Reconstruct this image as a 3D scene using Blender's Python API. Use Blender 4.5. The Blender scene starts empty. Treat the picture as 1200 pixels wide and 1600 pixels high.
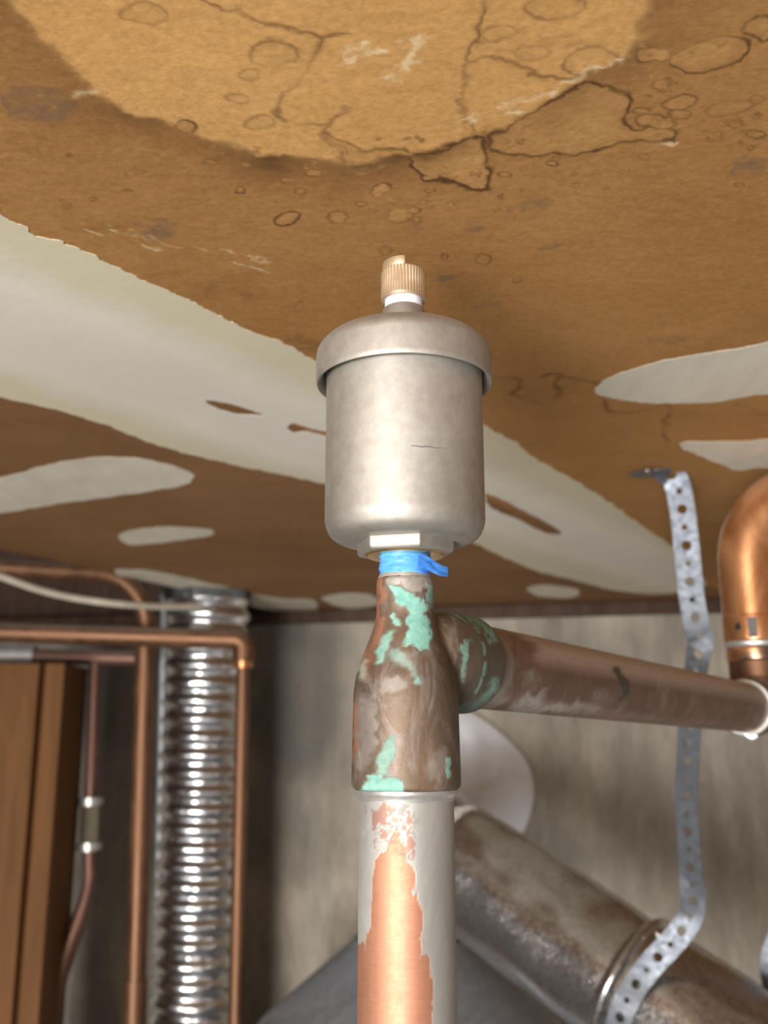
import bpy, bmesh, math, random
import numpy as np
from mathutils import Vector, Matrix
random.seed(7); np.random.seed(7)
SC = bpy.context.scene
COL = SC.collection

# ------------------------------------------------------------------ camera
F, CX, CY = 1500.0, 600.0, 800.0            # focal length in pixels of the 1200x1600 frame
PITCH = math.radians(13.0)
CAMZ = 1.55
CP, SP = math.cos(PITCH), math.sin(PITCH)
cam_data = bpy.data.cameras.new('camera')
cam_data.sensor_fit = 'VERTICAL'; cam_data.sensor_height = 32.0; cam_data.lens = 32.0*F/1600.0
cam_data.clip_start = 0.01
cam_data.dof.use_dof = True; cam_data.dof.focus_distance = 0.285; cam_data.dof.aperture_fstop = 12.5
cam = bpy.data.objects.new('camera', cam_data); COL.objects.link(cam)
cam.location = (0, 0, CAMZ); cam.rotation_euler = (math.radians(90)+PITCH, 0, 0)
SC.camera = cam

# ------------------------------------------------------------------ world, lights, exposure
W = bpy.data.worlds.new('world'); SC.world = W; W.use_nodes = True
W.node_tree.nodes['Background'].inputs[0].default_value = (0.95, 0.98, 1.0, 1)
W.node_tree.nodes['Background'].inputs[1].default_value = 0.28
def area(name, loc, target, size, power, col):
    l = bpy.data.lights.new(name, 'AREA'); l.shape = 'DISK'; l.size = size; l.energy = power; l.color = col
    o = bpy.data.objects.new(name, l); COL.objects.link(o); o.location = loc
    o.rotation_euler = (Vector(target)-Vector(loc)).to_track_quat('-Z', 'Y').to_euler()
    return o
area('work_lamp', (-0.46, -0.50, CAMZ-0.14), (0.1, 0.8, CAMZ), 0.50, 6.5, (1.0, 0.96, 0.90))
area('wall_fill', (-0.85, -2.1, CAMZ-0.55), (0.25, 1.2, CAMZ-0.05), 1.0, 88.0, (0.98, 0.985, 1.0))  # unseen fill light, added to brighten the far wall
SC.view_settings.view_transform = 'Standard'; SC.view_settings.look = 'None'
SC.view_settings.gamma = 1.0; SC.view_settings.use_curve_mapping = False
SC.view_settings.exposure = 0.14

# ------------------------------------------------------------------ photo rays to places in the room
def ray(px, py):
    a, b = (px-CX)/F, (CY-py)/F
    return Vector((a, CP-b*SP, SP+b*CP))     # per unit of depth
def atd(px, py, depth):
    return ray(px, py)*depth + Vector((0, 0, CAMZ))
def atY(px, py, Y):
    r = ray(px, py); return r*(Y/r.y) + Vector((0, 0, CAMZ))
CEIL = CAMZ + 0.178
def atC(px, py, z=CEIL):
    r = ray(px, py); return r*((z-CAMZ)/r.z) + Vector((0, 0, CAMZ))
WA, WB = Vector((-0.16, 1.43, 0)), Vector((0.46, 1.29, 0))     # foot of the rear wall
WD = (WB-WA).normalized(); WN = Vector((WD.y, -WD.x, 0))         # WN looks towards the camera
if WN.y > 0: WN = -WN
def atW(px, py, off=0.0):
    r = ray(px, py); t = ((WA+WN*off)-Vector((0,0,0))).dot(WN)/r.dot(WN)
    return r*t + Vector((0, 0, CAMZ))
def depth_of(P): return (P.y)*CP + (P.z-CAMZ)*SP
def project(co):
    y, z = co[:, 1], co[:, 2]-CAMZ
    d = np.maximum(y*CP+z*SP, 1e-4); up = z*CP-y*SP
    return np.stack([CX+F*co[:, 0]/d, CY-F*up/d], 1)

# ------------------------------------------------------------------ noise and outline distance for the marks on surfaces
def vnoise(x, y, seed=0):
    xi, yi = np.floor(x).astype(np.int64), np.floor(y).astype(np.int64)
    fx, fy = x-xi, y-yi
    fx, fy = fx*fx*(3-2*fx), fy*fy*(3-2*fy)
    def h(a, b):
        n = (a*374761393 + b*668265263 + seed*982451653) & 0x7fffffff
        n = ((n ^ (n >> 13))*1274126177) & 0x7fffffff
        return ((n ^ (n >> 16)) & 0xffff)/32767.5-1
    return (h(xi, yi)*(1-fx)+h(xi+1, yi)*fx)*(1-fy)+(h(xi, yi+1)*(1-fx)+h(xi+1, yi+1)*fx)*fy
def fnoise(x, y, seed=0, octaves=4):
    s, a = 0, 1.0
    for k in range(octaves):
        s = s+a*vnoise(x*2**k, y*2**k, seed+k); a *= 0.55
    return s
def smooth_loop(pts, n=4, closed=True):
    P = [np.array(p, float) for p in pts]; m = len(P); out = []
    for i in range(m if closed else m-1):
        if closed: a, b, c, d = P[i-1], P[i], P[(i+1) % m], P[(i+2) % m]
        else: a, b, c, d = P[max(i-1, 0)], P[i], P[i+1], P[min(i+2, m-1)]
        for k in range(n):
            t = k/n
            out.append(0.5*((2*b)+(-a+c)*t+(2*a-5*b+4*c-d)*t*t+(-a+3*b-3*c+d)*t**3))
    if not closed: out.append(P[-1])
    return np.array(out)
def sdf(Q, L, closed=True, margin=0.03):
    """signed distance (inside negative) of points Q to outline L; far points get +margin"""
    res = np.full(len(Q), margin)
    lo, hi = L.min(0)-margin, L.max(0)+margin
    idx = np.where(((Q > lo) & (Q < hi)).all(1))[0]
    if len(idx) == 0: return res
    q = Q[idx]; best = np.full(len(q), 1e9); ins = np.zeros(len(q), bool)
    m = len(L)
    for i in range(m if closed else m-1):
        a, b = L[i], L[(i+1) % m]; e = b-a; w = q-a
        t = np.clip((w@e)/max(e@e, 1e-18), 0, 1)
        dd = w-t[:, None]*e
        best = np.minimum(best, (dd*dd).sum(1))
        if closed:
            c1 = (a[1] <= q[:, 1]) != (b[1] <= q[:, 1])
            if abs(e[1]) > 1e-15:
                xin = a[0]+(q[:, 1]-a[1])*e[0]/e[1]
                ins ^= c1 & (q[:, 0] < xin)
    d = np.sqrt(best); d[ins] *= -1
    res[idx] = np.minimum(d, margin)
    return res

# ------------------------------------------------------------------ object helpers
def finish(o, sharp=35):
    me = o.data
    me.polygons.foreach_set('use_smooth', [True]*len(me.polygons))
    if sharp:
        bm = bmesh.new(); bm.from_mesh(me); lim = math.radians(sharp)
        for e in bm.edges:
            if len(e.link_faces) == 2 and e.calc_face_angle(0) > lim: e.smooth = False
        bm.to_mesh(me); bm.free()
def obj(name, me, mat, parent=None, sharp=35):
    if isinstance(me, bmesh.types.BMesh):
        m2 = bpy.data.meshes.new(name); me.normal_update(); me.to_mesh(m2); me.free(); me = m2
    o = bpy.data.objects.new(name, me); COL.objects.link(o)
    if mat: me.materials.append(mat)
    if parent: o.parent = parent; o.matrix_parent_inverse = parent_inv(parent)
    finish(o, sharp)
    return o
def parent_inv(p): return Matrix.Translation(-p.location)
def thing(name, label, cat, loc, group=None):
    o = bpy.data.objects.new(name, None); o.empty_display_size = 0.02; COL.objects.link(o); o.location = loc
    return tag(o, label, cat, group)
def tag(o, label=None, cat=None, group=None, kind=None):
    if label: o['label'] = label
    if cat: o['category'] = cat
    if group: o['group'] = group
    if kind: o['kind'] = kind
    return o
def lathe_bm(profile, segs=64, origin=(0, 0, 0), axis=(0, 0, 1), rfun=None, cap=True):
    """profile: (radius, height) from bottom to top"""
    bm = bmesh.new(); q = Vector(axis).to_track_quat('Z', 'Y').to_matrix(); O = Vector(origin)
    rings = []
    for r, h in profile:
        ring = []
        for k in range(segs):
            a = 2*math.pi*k/segs; rr = r if rfun is None else rfun(r, h, a)
            ring.append(bm.verts.new(O+q@Vector((rr*math.cos(a), rr*math.sin(a), h))))
        rings.append(ring)
    for A, B in zip(rings, rings[1:]):
        for k in range(segs):
            bm.faces.new((A[k], A[(k+1) % segs], B[(k+1) % segs], B[k]))
    if cap:
        bm.faces.new(list(reversed(rings[0]))); bm.faces.new(rings[-1])
    bmesh.ops.recalc_face_normals(bm, faces=bm.faces)
    return bm
def round_profile(pts, r=0.0008, n=4):
    """rounds the inner corners of a profile"""
    out = [pts[0]]
    for a, b, c in zip(pts, pts[1:], pts[2:]):
        a, b, c = Vector(a), Vector(b), Vector(c)
        d1, d2 = (a-b), (c-b); k = min(r, d1.length*0.45, d2.length*0.45)
        p, s = b+d1.normalized()*k, b+d2.normalized()*k
        for i in range(n+1):
            t = i/n; out.append(tuple(p*(1-t)**2+b*2*t*(1-t)+s*t*t))
    out.append(pts[-1]); return out
def resample(pts, step):
    pts = [Vector(p) for p in pts]; L = smooth_loop([tuple(p) for p in pts], 16, closed=False)
    seg = np.linalg.norm(np.diff(L, axis=0), axis=1); s = np.concatenate([[0], np.cumsum(seg)])
    n = max(2, int(s[-1]/step)); t = np.linspace(0, s[-1], n+1)
    return [Vector([np.interp(v, s, L[:, k]) for k in range(3)]) for v in t]
def tube_bm(path, radius, segs=24, rfun=None, cap=True):
    """sweeps a circle along the points; radius may be a function of arc length"""
    bm = bmesh.new(); path = [Vector(p) for p in path]; n = len(path)
    T = [(path[min(i+1, n-1)]-path[max(i-1, 0)]).normalized() for i in range(n)]
    up = Vector((0, 0, 1)) if abs(T[0].z) < 0.9 else Vector((0, -1, 0))
    u = (up-T[0]*up.dot(T[0])).normalized(); rings = []; s = 0
    for i in range(n):
        u = (u-T[i]*u.dot(T[i])).normalized(); v = T[i].cross(u)
        if i: s += (path[i]-path[i-1]).length
        R = radius(s) if callable(radius) else radius; ring = []
        for k in range(segs):
            a = 2*math.pi*k/segs; rr = R if rfun is None else rfun(R, s, a)
            ring.append(bm.verts.new(path[i]+(u*math.cos(a)+v*math.sin(a))*rr))
        rings.append(ring)
    for A, B in zip(rings, rings[1:]):
        for k in range(segs):
            bm.faces.new((A[k], A[(k+1) % segs], B[(k+1) % segs], B[k]))
    if cap:
        bm.faces.new(list(reversed(rings[0]))); bm.faces.new(rings[-1])
    bmesh.ops.recalc_face_normals(bm, faces=bm.faces)
    return bm
def line(a, b, n): return [Vector(a).lerp(Vector(b), i/n) for i in range(n+1)]
def bend(path_pts, R, n=10):
    """polyline with its corners turned into arcs of radius R"""
    P = [Vector(p) for p in path_pts]; out = [P[0]]
    for a, b, c in zip(P, P[1:], P[2:]):
        d1, d2 = (a-b).normalized(), (c-b).normalized(); ang = d1.angle(d2)
        k = min(R/math.tan(ang/2), (a-b).length*0.98, (c-b).length*0.98); r = k*math.tan(ang/2)
        ctr = b+(d1+d2).normalized()*(r/math.sin(ang/2)); s, e = b+d1*k-ctr, b+d2*k-ctr
        tot = s.angle(e)
        ax = s.cross(e).normalized()
        for i in range(n+1): out.append(ctr+Matrix.Rotation(tot*i/n, 3, ax)@s)
    out.append(P[-1]); return out
def box_bm(lo, hi, bevel=0.0):
    bm = bmesh.new(); bmesh.ops.create_cube(bm, size=1)
    lo, hi = Vector(lo), Vector(hi)
    for v in bm.verts: v.co = Vector([(lo[k]+hi[k])/2+v.co[k]*(hi[k]-lo[k]) for k in range(3)])
    if bevel: bmesh.ops.bevel(bm, geom=bm.edges[:], offset=bevel, segments=2, affect='EDGES', profile=0.5)
    return bm
def set_attr(o, name, arr):
    at = o.data.attributes.new(name, 'FLOAT_COLOR', 'POINT')
    at.data.foreach_set('color', np.ascontiguousarray(arr, np.float32).ravel())
def coords(o):
    a = np.empty(len(o.data.vertices)*3, np.float32); o.data.vertices.foreach_get('co', a)
    return a.reshape(-1, 3).astype(float)
def vnormals(o):
    a = np.empty(len(o.data.vertices)*3, np.float32); o.data.vertices.foreach_get('normal', a)
    return a.reshape(-1, 3).astype(float)

# ------------------------------------------------------------------ material helpers
class Mat:
    def __init__(s, name, rough=0.6, metal=0.0, col=(0.5, 0.5, 0.5)):
        s.m = bpy.data.materials.new(name); s.m.use_nodes = True; s.nt = s.m.node_tree
        s.b = s.nt.nodes['Principled BSDF']; s.tc = None
        s.b.inputs['Roughness'].default_value = rough; s.b.inputs['Metallic'].default_value = metal
        s.b.inputs['Base Color'].default_value = (*col, 1)
        if metal == 0.0 and rough >= 0.7: s.b.inputs['Specular IOR Level'].default_value = 0.2
    def n(s, t, **kw):
        x = s.nt.nodes.new(t)
        for k, v in kw.items(): setattr(x, k, v)
        return x
    def link(s, a, b): s.nt.links.new(a, b)
    def coord(s, scale=(1, 1, 1)):
        if s.tc is None: s.tc = s.n('ShaderNodeTexCoord')
        mp = s.n('ShaderNodeMapping'); mp.inputs['Scale'].default_value = scale
        s.link(s.tc.outputs['Object'], mp.inputs[0]); return mp.outputs[0]
    def noise(s, scale, detail=4, rough=0.55, stretch=(1, 1, 1), dist=0.0):
        x = s.n('ShaderNodeTexNoise'); x.inputs['Scale'].default_value = scale; x.inputs['Detail'].default_value = detail
        x.inputs['Roughness'].default_value = rough; x.inputs['Distortion'].default_value = dist
        s.link(s.coord(stretch), x.inputs['Vector']); return x.outputs['Fac']
    def ramp(s, fac, stops):
        r = s.n('ShaderNodeValToRGB'); e = r.color_ramp.elements
        while len(e) < len(stops): e.new(0.5)
        for i, (p, c) in enumerate(stops):
            e[i].position = p; e[i].color = (*c, 1) if len(c) == 3 else c
        s.link(fac, r.inputs[0]); return r.outputs[0]
    def val(s, fac, a, b, lo=0.0, hi=1.0):
        r = s.n('ShaderNodeMapRange'); r.inputs[1].default_value = a; r.inputs[2].default_value = b
        r.inputs[3].default_value = lo; r.inputs[4].default_value = hi; s.link(fac, r.inputs[0]); return r.outputs[0]
    def mix(s, fac, a, b, mode='MIX'):
        x = s.n('ShaderNodeMix', data_type='RGBA', blend_type=mode)
        for sock, v in ((x.inputs[0], fac), (x.inputs[6], a), (x.inputs[7], b)):
            if isinstance(v, (int, float)): sock.default_value = v
            elif isinstance(v, tuple): sock.default_value = (*v, 1)
            else: s.link(v, sock)
        return x.outputs[2]
    def math(s, op, a, b=0.0):
        x = s.n('ShaderNodeMath', operation=op)
        for sock, v in ((x.inputs[0], a), (x.inputs[1], b)):
            if isinstance(v, (int, float)): sock.default_value = v
            else: s.link(v, sock)
        x.use_clamp = True; return x.outputs[0]
    def attr(s, name):
        a = s.n('ShaderNodeAttribute'); a.attribute_name = name
        sp = s.n('ShaderNodeSeparateColor'); s.link(a.outputs['Color'], sp.inputs[0])
        return sp.outputs[0], sp.outputs[1], sp.outputs[2], a.outputs['Alpha']
    def upness(s, a=0.3, b=0.9):
        g = s.n('ShaderNodeNewGeometry'); x = s.n('ShaderNodeSeparateXYZ'); s.link(g.outputs['Normal'], x.inputs[0])
        return s.val(x.outputs[2], a, b)
    def color(s, c): s.link(c, s.b.inputs['Base Color'])
    def rough(s, c): s.link(c, s.b.inputs['Roughness'])
    def metal(s, c): s.link(c, s.b.inputs['Metallic'])
    def bump(s, h, strength=0.3, dist=0.001):
        x = s.n('ShaderNodeBump'); x.inputs['Strength'].default_value = strength; x.inputs['Distance'].default_value = dist
        s.link(h, x.inputs['Height']); s.link(x.outputs[0], s.b.inputs['Normal'])
def simple(name, col, rough=0.5, metal=0.0, var=0.12, scale=60, bump=0.0):
    m = Mat(name, rough, metal)
    f = m.noise(scale, 5)
    m.color(m.ramp(f, [(0.3, tuple(c*(1-var) for c in col)), (0.7, tuple(min(1, c*(1+var)) for c in col))]))
    if bump: m.bump(f, bump, 0.0006)
    return m.m

# stained drywall paper
m = Mat('stained_paper', 0.85)
r, g, b_, a_ = m.attr('stain')
big = m.noise(9, 5, 0.6); fine = m.noise(420, 4, 0.7); fib = m.noise(120, 5, 0.65, (1.0, 2.2, 1), 0.5)
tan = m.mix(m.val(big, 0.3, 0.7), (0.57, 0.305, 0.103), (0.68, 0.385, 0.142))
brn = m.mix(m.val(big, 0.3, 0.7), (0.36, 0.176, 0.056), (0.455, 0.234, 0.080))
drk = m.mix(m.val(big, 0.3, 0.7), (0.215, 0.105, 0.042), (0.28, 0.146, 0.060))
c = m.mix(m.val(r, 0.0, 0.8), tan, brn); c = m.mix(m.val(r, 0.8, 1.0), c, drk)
c = m.mix(0.45, c, m.ramp(fib, [(0.3, (0.76, 0.74, 0.70)), (0.7, (1.12, 1.12, 1.12))]), 'MULTIPLY')
c = m.mix(0.5, c, m.ramp(fine, [(0.35, (0.74, 0.72, 0.68)), (0.65, (1.14, 1.14, 1.14))]), 'MULTIPLY')
c = m.mix(g, c, (0.085, 0.034, 0.012)); c = m.mix(b_, c, (0.84, 0.66, 0.40)); c = m.mix(a_, c, (0.10, 0.085, 0.075))
m.color(c); m.bump(m.math('ADD', m.math('MULTIPLY', fine, 0.6), m.math('MULTIPLY', fib, 0.4)), 0.35, 0.0006)
PAPER = m.m
# joint compound
m = Mat('joint_compound', 0.8)
f1 = m.noise(7, 5, 0.6, (1, 1, 1), 0.4); f2 = m.noise(90, 4, 0.6, (1, 1, 1), 0.8); f3 = m.noise(25, 4, 0.6, (3, 1, 1))
c = m.ramp(f1, [(0.25, (0.60, 0.54, 0.42)), (0.5, (0.68, 0.625, 0.51)), (0.75, (0.71, 0.64, 0.50))])
c = m.mix(0.5, c, m.ramp(f3, [(0.35, (0.85, 0.83, 0.80)), (0.65, (1.06, 1.06, 1.06))]), 'MULTIPLY')
m.color(c); m.bump(f2, 0.25, 0.0006); PLASTER = m.m
m = Mat('taped_seam_compound', 0.8)                          # cream feathered edges, paler tape along the middle
f1 = m.noise(7, 5, 0.6, (1, 1, 1), 0.4); f2 = m.noise(90, 4, 0.6, (1, 1, 1), 0.8); f3 = m.noise(22, 5, 0.6, (1, 1, 1), 0.6)
dt = m.n('ShaderNodeVectorMath', operation='DOT_PRODUCT'); m.link(m.coord(), dt.inputs[0]); dt.inputs[1].default_value = (0.811, -0.585, 0)
off = m.n('ShaderNodeMath', operation='ADD'); m.link(dt.outputs['Value'], off.inputs[0]); off.inputs[1].default_value = 0.355
wob = m.n('ShaderNodeMath', operation='MULTIPLY_ADD'); m.link(f3, wob.inputs[0]); wob.inputs[1].default_value = 0.03; m.link(off.outputs[0], wob.inputs[2])
ab = m.n('ShaderNodeMath', operation='ABSOLUTE'); m.link(wob.outputs[0], ab.inputs[0])
c = m.ramp(m.val(ab.outputs[0], 0.0, 0.075), [(0.25, (0.76, 0.70, 0.61)), (0.50, (0.78, 0.73, 0.61)), (0.9, (0.68, 0.61, 0.44))])
c = m.mix(0.45, c, m.ramp(f1, [(0.3, (0.86, 0.84, 0.80)), (0.7, (1.05, 1.05, 1.05))]), 'MULTIPLY')
m.color(c); m.bump(f2, 0.25, 0.0006); BANDM = m.m
# poured concrete
m = Mat('poured_concrete', 0.92)
f1 = m.noise(3.2, 6, 0.6, (1, 1, 0.8), 0.3); f2 = m.noise(16, 6, 0.65, (1, 1, 0.22)); f3 = m.noise(150, 4, 0.6, (1, 1, 0.3))
r, g, b_, a_ = m.attr('stain_shade')
c = m.ramp(f1, [(0.3, (0.22, 0.192, 0.157)), (0.5, (0.34, 0.297, 0.24)), (0.7, (0.49, 0.425, 0.335))])
c = m.mix(0.85, c, m.ramp(f2, [(0.3, (0.48, 0.47, 0.46)), (0.5, (0.93, 0.93, 0.93)), (0.7, (1.3, 1.27, 1.22))]), 'MULTIPLY')
c = m.mix(0.4, c, m.ramp(f3, [(0.35, (0.75, 0.75, 0.75)), (0.65, (1.15, 1.15, 1.15))]), 'MULTIPLY')
c = m.mix(r, c, (0.115, 0.108, 0.095))
m.color(c); m.bump(m.math('ADD', m.math('MULTIPLY', f2, 0.5), m.math('MULTIPLY', f3, 0.4)), 0.5, 0.004); CONCRETE = m.m
# woods
def wood(name, a, b):
    m = Mat(name, 0.75); f = m.noise(9, 6, 0.6, (6, 6, 0.5), 1.0); h = m.noise(60, 4, 0.6, (5, 5, 0.3))
    c = m.ramp(f, [(0.3, a), (0.7, b)]); c = m.mix(0.4, c, m.ramp(h, [(0.3, (0.7, 0.68, 0.66)), (0.7, (1.1, 1.1, 1.1))]), 'MULTIPLY')
    m.color(c); m.bump(h, 0.3, 0.001); return m.m
STUD = wood('stud_wood', (0.11, 0.047, 0.015), (0.185, 0.082, 0.027)); DARKWOOD = wood('dark_wood', (0.045, 0.025, 0.017), (0.10, 0.058, 0.038))
# copper, tarnished and dusty
def copper(name, lo, hi, rough=0.38, dust=0.6, dustcol=(0.30, 0.235, 0.18), metal=0.9, da=0.25, db=0.95, scale=40):
    m = Mat(name, rough, metal); f = m.noise(scale, 6, 0.65, (1, 1, 0.5), 0.4); g = m.noise(scale*9, 4, 0.6)
    c = m.ramp(f, [(0.32, lo), (0.68, hi)])
    d = m.math('MULTIPLY', m.upness(da, db), m.val(g, 0.2, 0.55, 0.5, 1.0)); d = m.math('MULTIPLY', d, dust)
    m.color(m.mix(d, c, dustcol)); m.metal(m.math('SUBTRACT', metal, d)); m.rough(m.val(f, 0.3, 0.7, rough-0.08, rough+0.15))
    m.bump(f, 0.12, 0.0006); return m.m
COPPER_OLD = copper('copper_tarnished', (0.125, 0.060, 0.032), (0.225, 0.110, 0.056), 0.48, 0.9, (0.19, 0.155, 0.125), 0.75)
COPPER_RED = copper('copper_reddish', (0.13, 0.066, 0.046), (0.21, 0.108, 0.076), 0.5, 0.85, (0.2, 0.16, 0.13), 0.7)
COPPER_BRIGHT = copper('copper_bright', (0.62, 0.27, 0.11), (0.82, 0.42, 0.20), 0.27, 0.35)
# nickel-plated valve
m = Mat('dull_nickel', 0.5, 0.85); f = m.noise(230, 5, 0.7); g = m.noise(35, 5, 0.6, (1, 1, 0.6))
c = m.ramp(g, [(0.3, (0.40, 0.365, 0.32)), (0.7, (0.50, 0.47, 0.42))])
m.color(m.mix(0.6, c, m.ramp(f, [(0.35, (0.80, 0.79, 0.77)), (0.65, (1.08, 1.08, 1.08))]), 'MULTIPLY'))
m.rough(m.val(g, 0.3, 0.7, 0.55, 0.64)); m.bump(f, 0.16, 0.0003); NICKEL = m.m
m = Mat('satin_brass', 0.46, 0.8); f = m.noise(160, 4); m.color(m.ramp(f, [(0.3, (0.62, 0.47, 0.31)), (0.7, (0.75, 0.60, 0.42))])); BRASS = m.m
m = Mat('bright_brass', 0.22, 0.95); f = m.noise(160, 4); m.color(m.ramp(f, [(0.3, (0.70, 0.46, 0.16)), (0.7, (0.85, 0.62, 0.28))])); BRASS2 = m.m
WHITE_PLASTIC = simple('white_plastic', (0.78, 0.80, 0.85), 0.4)
BLACK = simple('black_ink', (0.02, 0.02, 0.018), 0.7)
m = Mat('blue_thread_tape', 0.42); f = m.noise(120, 4, 0.6, (1, 1, 3), 1.0)
m.color(m.ramp(f, [(0.3, (0.045, 0.24, 0.72)), (0.7, (0.14, 0.43, 0.92))])); m.bump(f, 0.25, 0.0005); TAPE = m.m
GALV = None
def galvanized(name, base, rough, cell=130, bump=0.25, metal=0.9):
    m = Mat(name, rough, metal); v = m.n('ShaderNodeTexVoronoi'); v.inputs['Scale'].default_value = cell
    m.link(m.coord(), v.inputs['Vector']); sp = m.n('ShaderNodeSeparateColor'); m.link(v.outputs['Color'], sp.inputs[0])
    f = m.noise(18, 5, 0.6)
    c = m.mix(m.val(sp.outputs[0], 0, 1, 0.0, 1.0), tuple(x*0.86 for x in base), tuple(min(1, x*1.1) for x in base))
    c = m.mix(m.val(f, 0.40, 0.80, 0, 0.25), c, tuple(x*0.75 for x in base))
    m.color(c); m.rough(m.val(sp.outputs[1], 0, 1, rough-0.07, rough+0.1)); m.bump(m.math('ADD', sp.outputs[2], f), bump, 0.0012)
    return m.m
GALV = galvanized('galvanized_strap_metal', (0.185, 0.198, 0.22), 0.48, 300, 0.1, 0.6)
DUCTM = galvanized('galvanized_duct_metal', (0.50, 0.475, 0.455), 0.22, 420, 0.30, 0.95)
HOODM = galvanized('grey_hood_metal', (0.27, 0.28, 0.30), 0.5, 150, 0.1, 0.5)
m = Mat('foil', 0.27, 1.0); f = m.noise(60, 4, 0.55); m.color(m.ramp(f, [(0.3, (0.72, 0.72, 0.73)), (0.7, (0.88, 0.88, 0.90))])); m.bump(f, 0.35, 0.0022); FOIL = m.m
SOLDER = simple('solder', (0.60, 0.58, 0.54), 0.42, 0.8, 0.2, 200, 0.3)
CABLE = simple('cream_cable_sheath', (0.60, 0.53, 0.42), 0.5)
GREYTUBE = simple('grey_conduit', (0.30, 0.30, 0.30), 0.5, 0.4)

# ================================================================== THE SETTING
# ceiling: dense panel carrying the water stains, in metres on the ceiling plane
def cpts(pts): return np.array([[*atC(x, y).xy] for x, y in pts])
EA, EB = atC(0, 858).xy, atC(432, 948).xy             # free edge of the board at the left
ED = (EB-EA).normalized(); EN = Vector((-ED.y, ED.x))   # EN looks away from the board
def graded(lo, hi, f):
    out = [lo]
    while out[-1] < hi: out.append(out[-1]+f(out[-1]))
    return np.array(out)
ys = np.concatenate([np.linspace(-1.1, 0.15, 26)[:-1], graded(0.15, 1.62, lambda y: max(0.00055, 0.0035*y*y+0.0004*y))])
xs_r = graded(0.0, 1.15, lambda x: 0.00058+0.02*max(0, x-0.13)**1.2)
xs = np.concatenate([-xs_r[:0:-1], xs_r])
gx, gy = np.meshgrid(xs, ys); Q = np.stack([gx.ravel(), gy.ravel()], 1)
nx_, ny_ = len(xs), len(ys)
# wavering copies of the plan so that outlines come out ragged
jag = np.stack([fnoise(Q[:, 0]*300, Q[:, 1]*300, 11), fnoise(Q[:, 0]*300, Q[:, 1]*300, 23)], 1)*0.0010
jag2 = np.stack([fnoise(Q[:, 0]*75, Q[:, 1]*75, 31), fnoise(Q[:, 0]*75, Q[:, 1]*75, 43)], 1)*0.0024
QJ = Q+jag; QS = Q+jag*0.6+jag2*0.4; QW = Q+jag*0.6+jag2
def sst(x, a, b):
    t = np.clip((x-a)/(b-a), 0, 1); return t*t*(3-2*t)
N = len(Q); st = np.zeros((N, 4))
light = [(-120, -260), (-20, -60), (40, 30), (110, 105), (200, 172), (300, 203), (370, 228), (430, 245), (500, 250), (545, 262), (600, 250), (645, 240),
         (700, 228), (745, 214), (800, 187), (850, 163), (900, 136), (960, 104), (1000, 62), (1020, 10), (1030, -60), (1060, -260)]
dl = sdf(QW, smooth_loop(cpts(light)), True, 0.09)
st[:, 0] = 0.8*sst(dl, -0.0015, 0.0035)
st[:, 0] += 0.2*sst(-(0.811*Q[:, 0]-0.585*Q[:, 1]+0.36), -0.005, 0.005)   # darker brown beyond the seam line
tide = np.where(dl > -0.002, np.exp(-np.clip(dl, 0, 1)/0.012), 0)*sst(dl, -0.0025, 0.0015)
tide *= 0.55+0.45*fnoise(Q[:, 0]*28, Q[:, 1]*28, 77)
N60 = fnoise(Q[:, 0]*60, Q[:, 1]*60, 5); N260 = fnoise(Q[:, 0]*260, Q[:, 1]*260, 9)
def blot(pts, inner, edge, w=0.0007, soft=0.0009, warp=QW, fade=0.004, closed=True, smooth=True):
    """a dried drop: its inside is set to `inner`, its rim darkened"""
    L = cpts(pts); L = smooth_loop(L, 4, closed) if smooth else L
    d = sdf(warp, L, closed, 0.02)
    if closed and inner is not None:
        k = sst(-d, -soft, soft); st[:, 0] = st[:, 0]*(1-k)+inner*k; st[:, 1] *= 1-0.9*k
    rim = np.exp(-(d/w)**2) if closed else np.exp(-(np.abs(d)/w)**2)
    rim = np.maximum(rim, 0.38*np.exp(-np.abs(d)/fade)*(d < 0) if closed else 0)
    rim *= np.clip(0.75+0.5*N60, 0.25, 1)
    rim[d >= 0.0199] = 0
    st[:, 1] = np.maximum(st[:, 1], np.minimum(edge*1.25, 0.95)*rim)
blot([(640, 242), (655, 266), (700, 284), (738, 302), (758, 275), (766, 238), (745, 216), (700, 234)], 0.25, 0.85, 0.0012)
blot([(762, 214), (790, 236), (845, 244), (900, 240), (950, 228), (985, 221), (1040, 222), (1056, 206), (1040, 199), (1000, 199), (984, 180), (992, 156),
      (965, 141), (930, 136), (905, 137), (850, 166), (795, 196)], 0.45, 0.8, 0.0011)
blot([(505, 205), (518, 240), (548, 272), (580, 272), (612, 252), (640, 240), (610, 232), (560, 236)], 0.2, 0.6, 0.001)
st[:, 1] = np.maximum(st[:, 1], np.clip(tide*1.05, 0, 0.92))
for p in ([(310, -8), (345, 10), (385, 13), (420, 44), (455, 54), (500, 54), (540, 46)], [(502, 58), (492, 98), (470, 124), (436, 145), (428, 172), (445, 190), (470, 196), (515, 198)],
          [(768, -30), (752, 35), (743, 60), (743, 88), (775, 82), (805, 92), (817, 104)], [(742, 90), (738, 130), (731, 168), (738, 196), (746, 208)],
          [(817, 104), (850, 118), (900, 124), (935, 114)], [(540, 170), (520, 188), (506, 205), (515, 222), (530, 240)]):
    blot(p, None, 0.55, 0.0008, closed=False)
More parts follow.
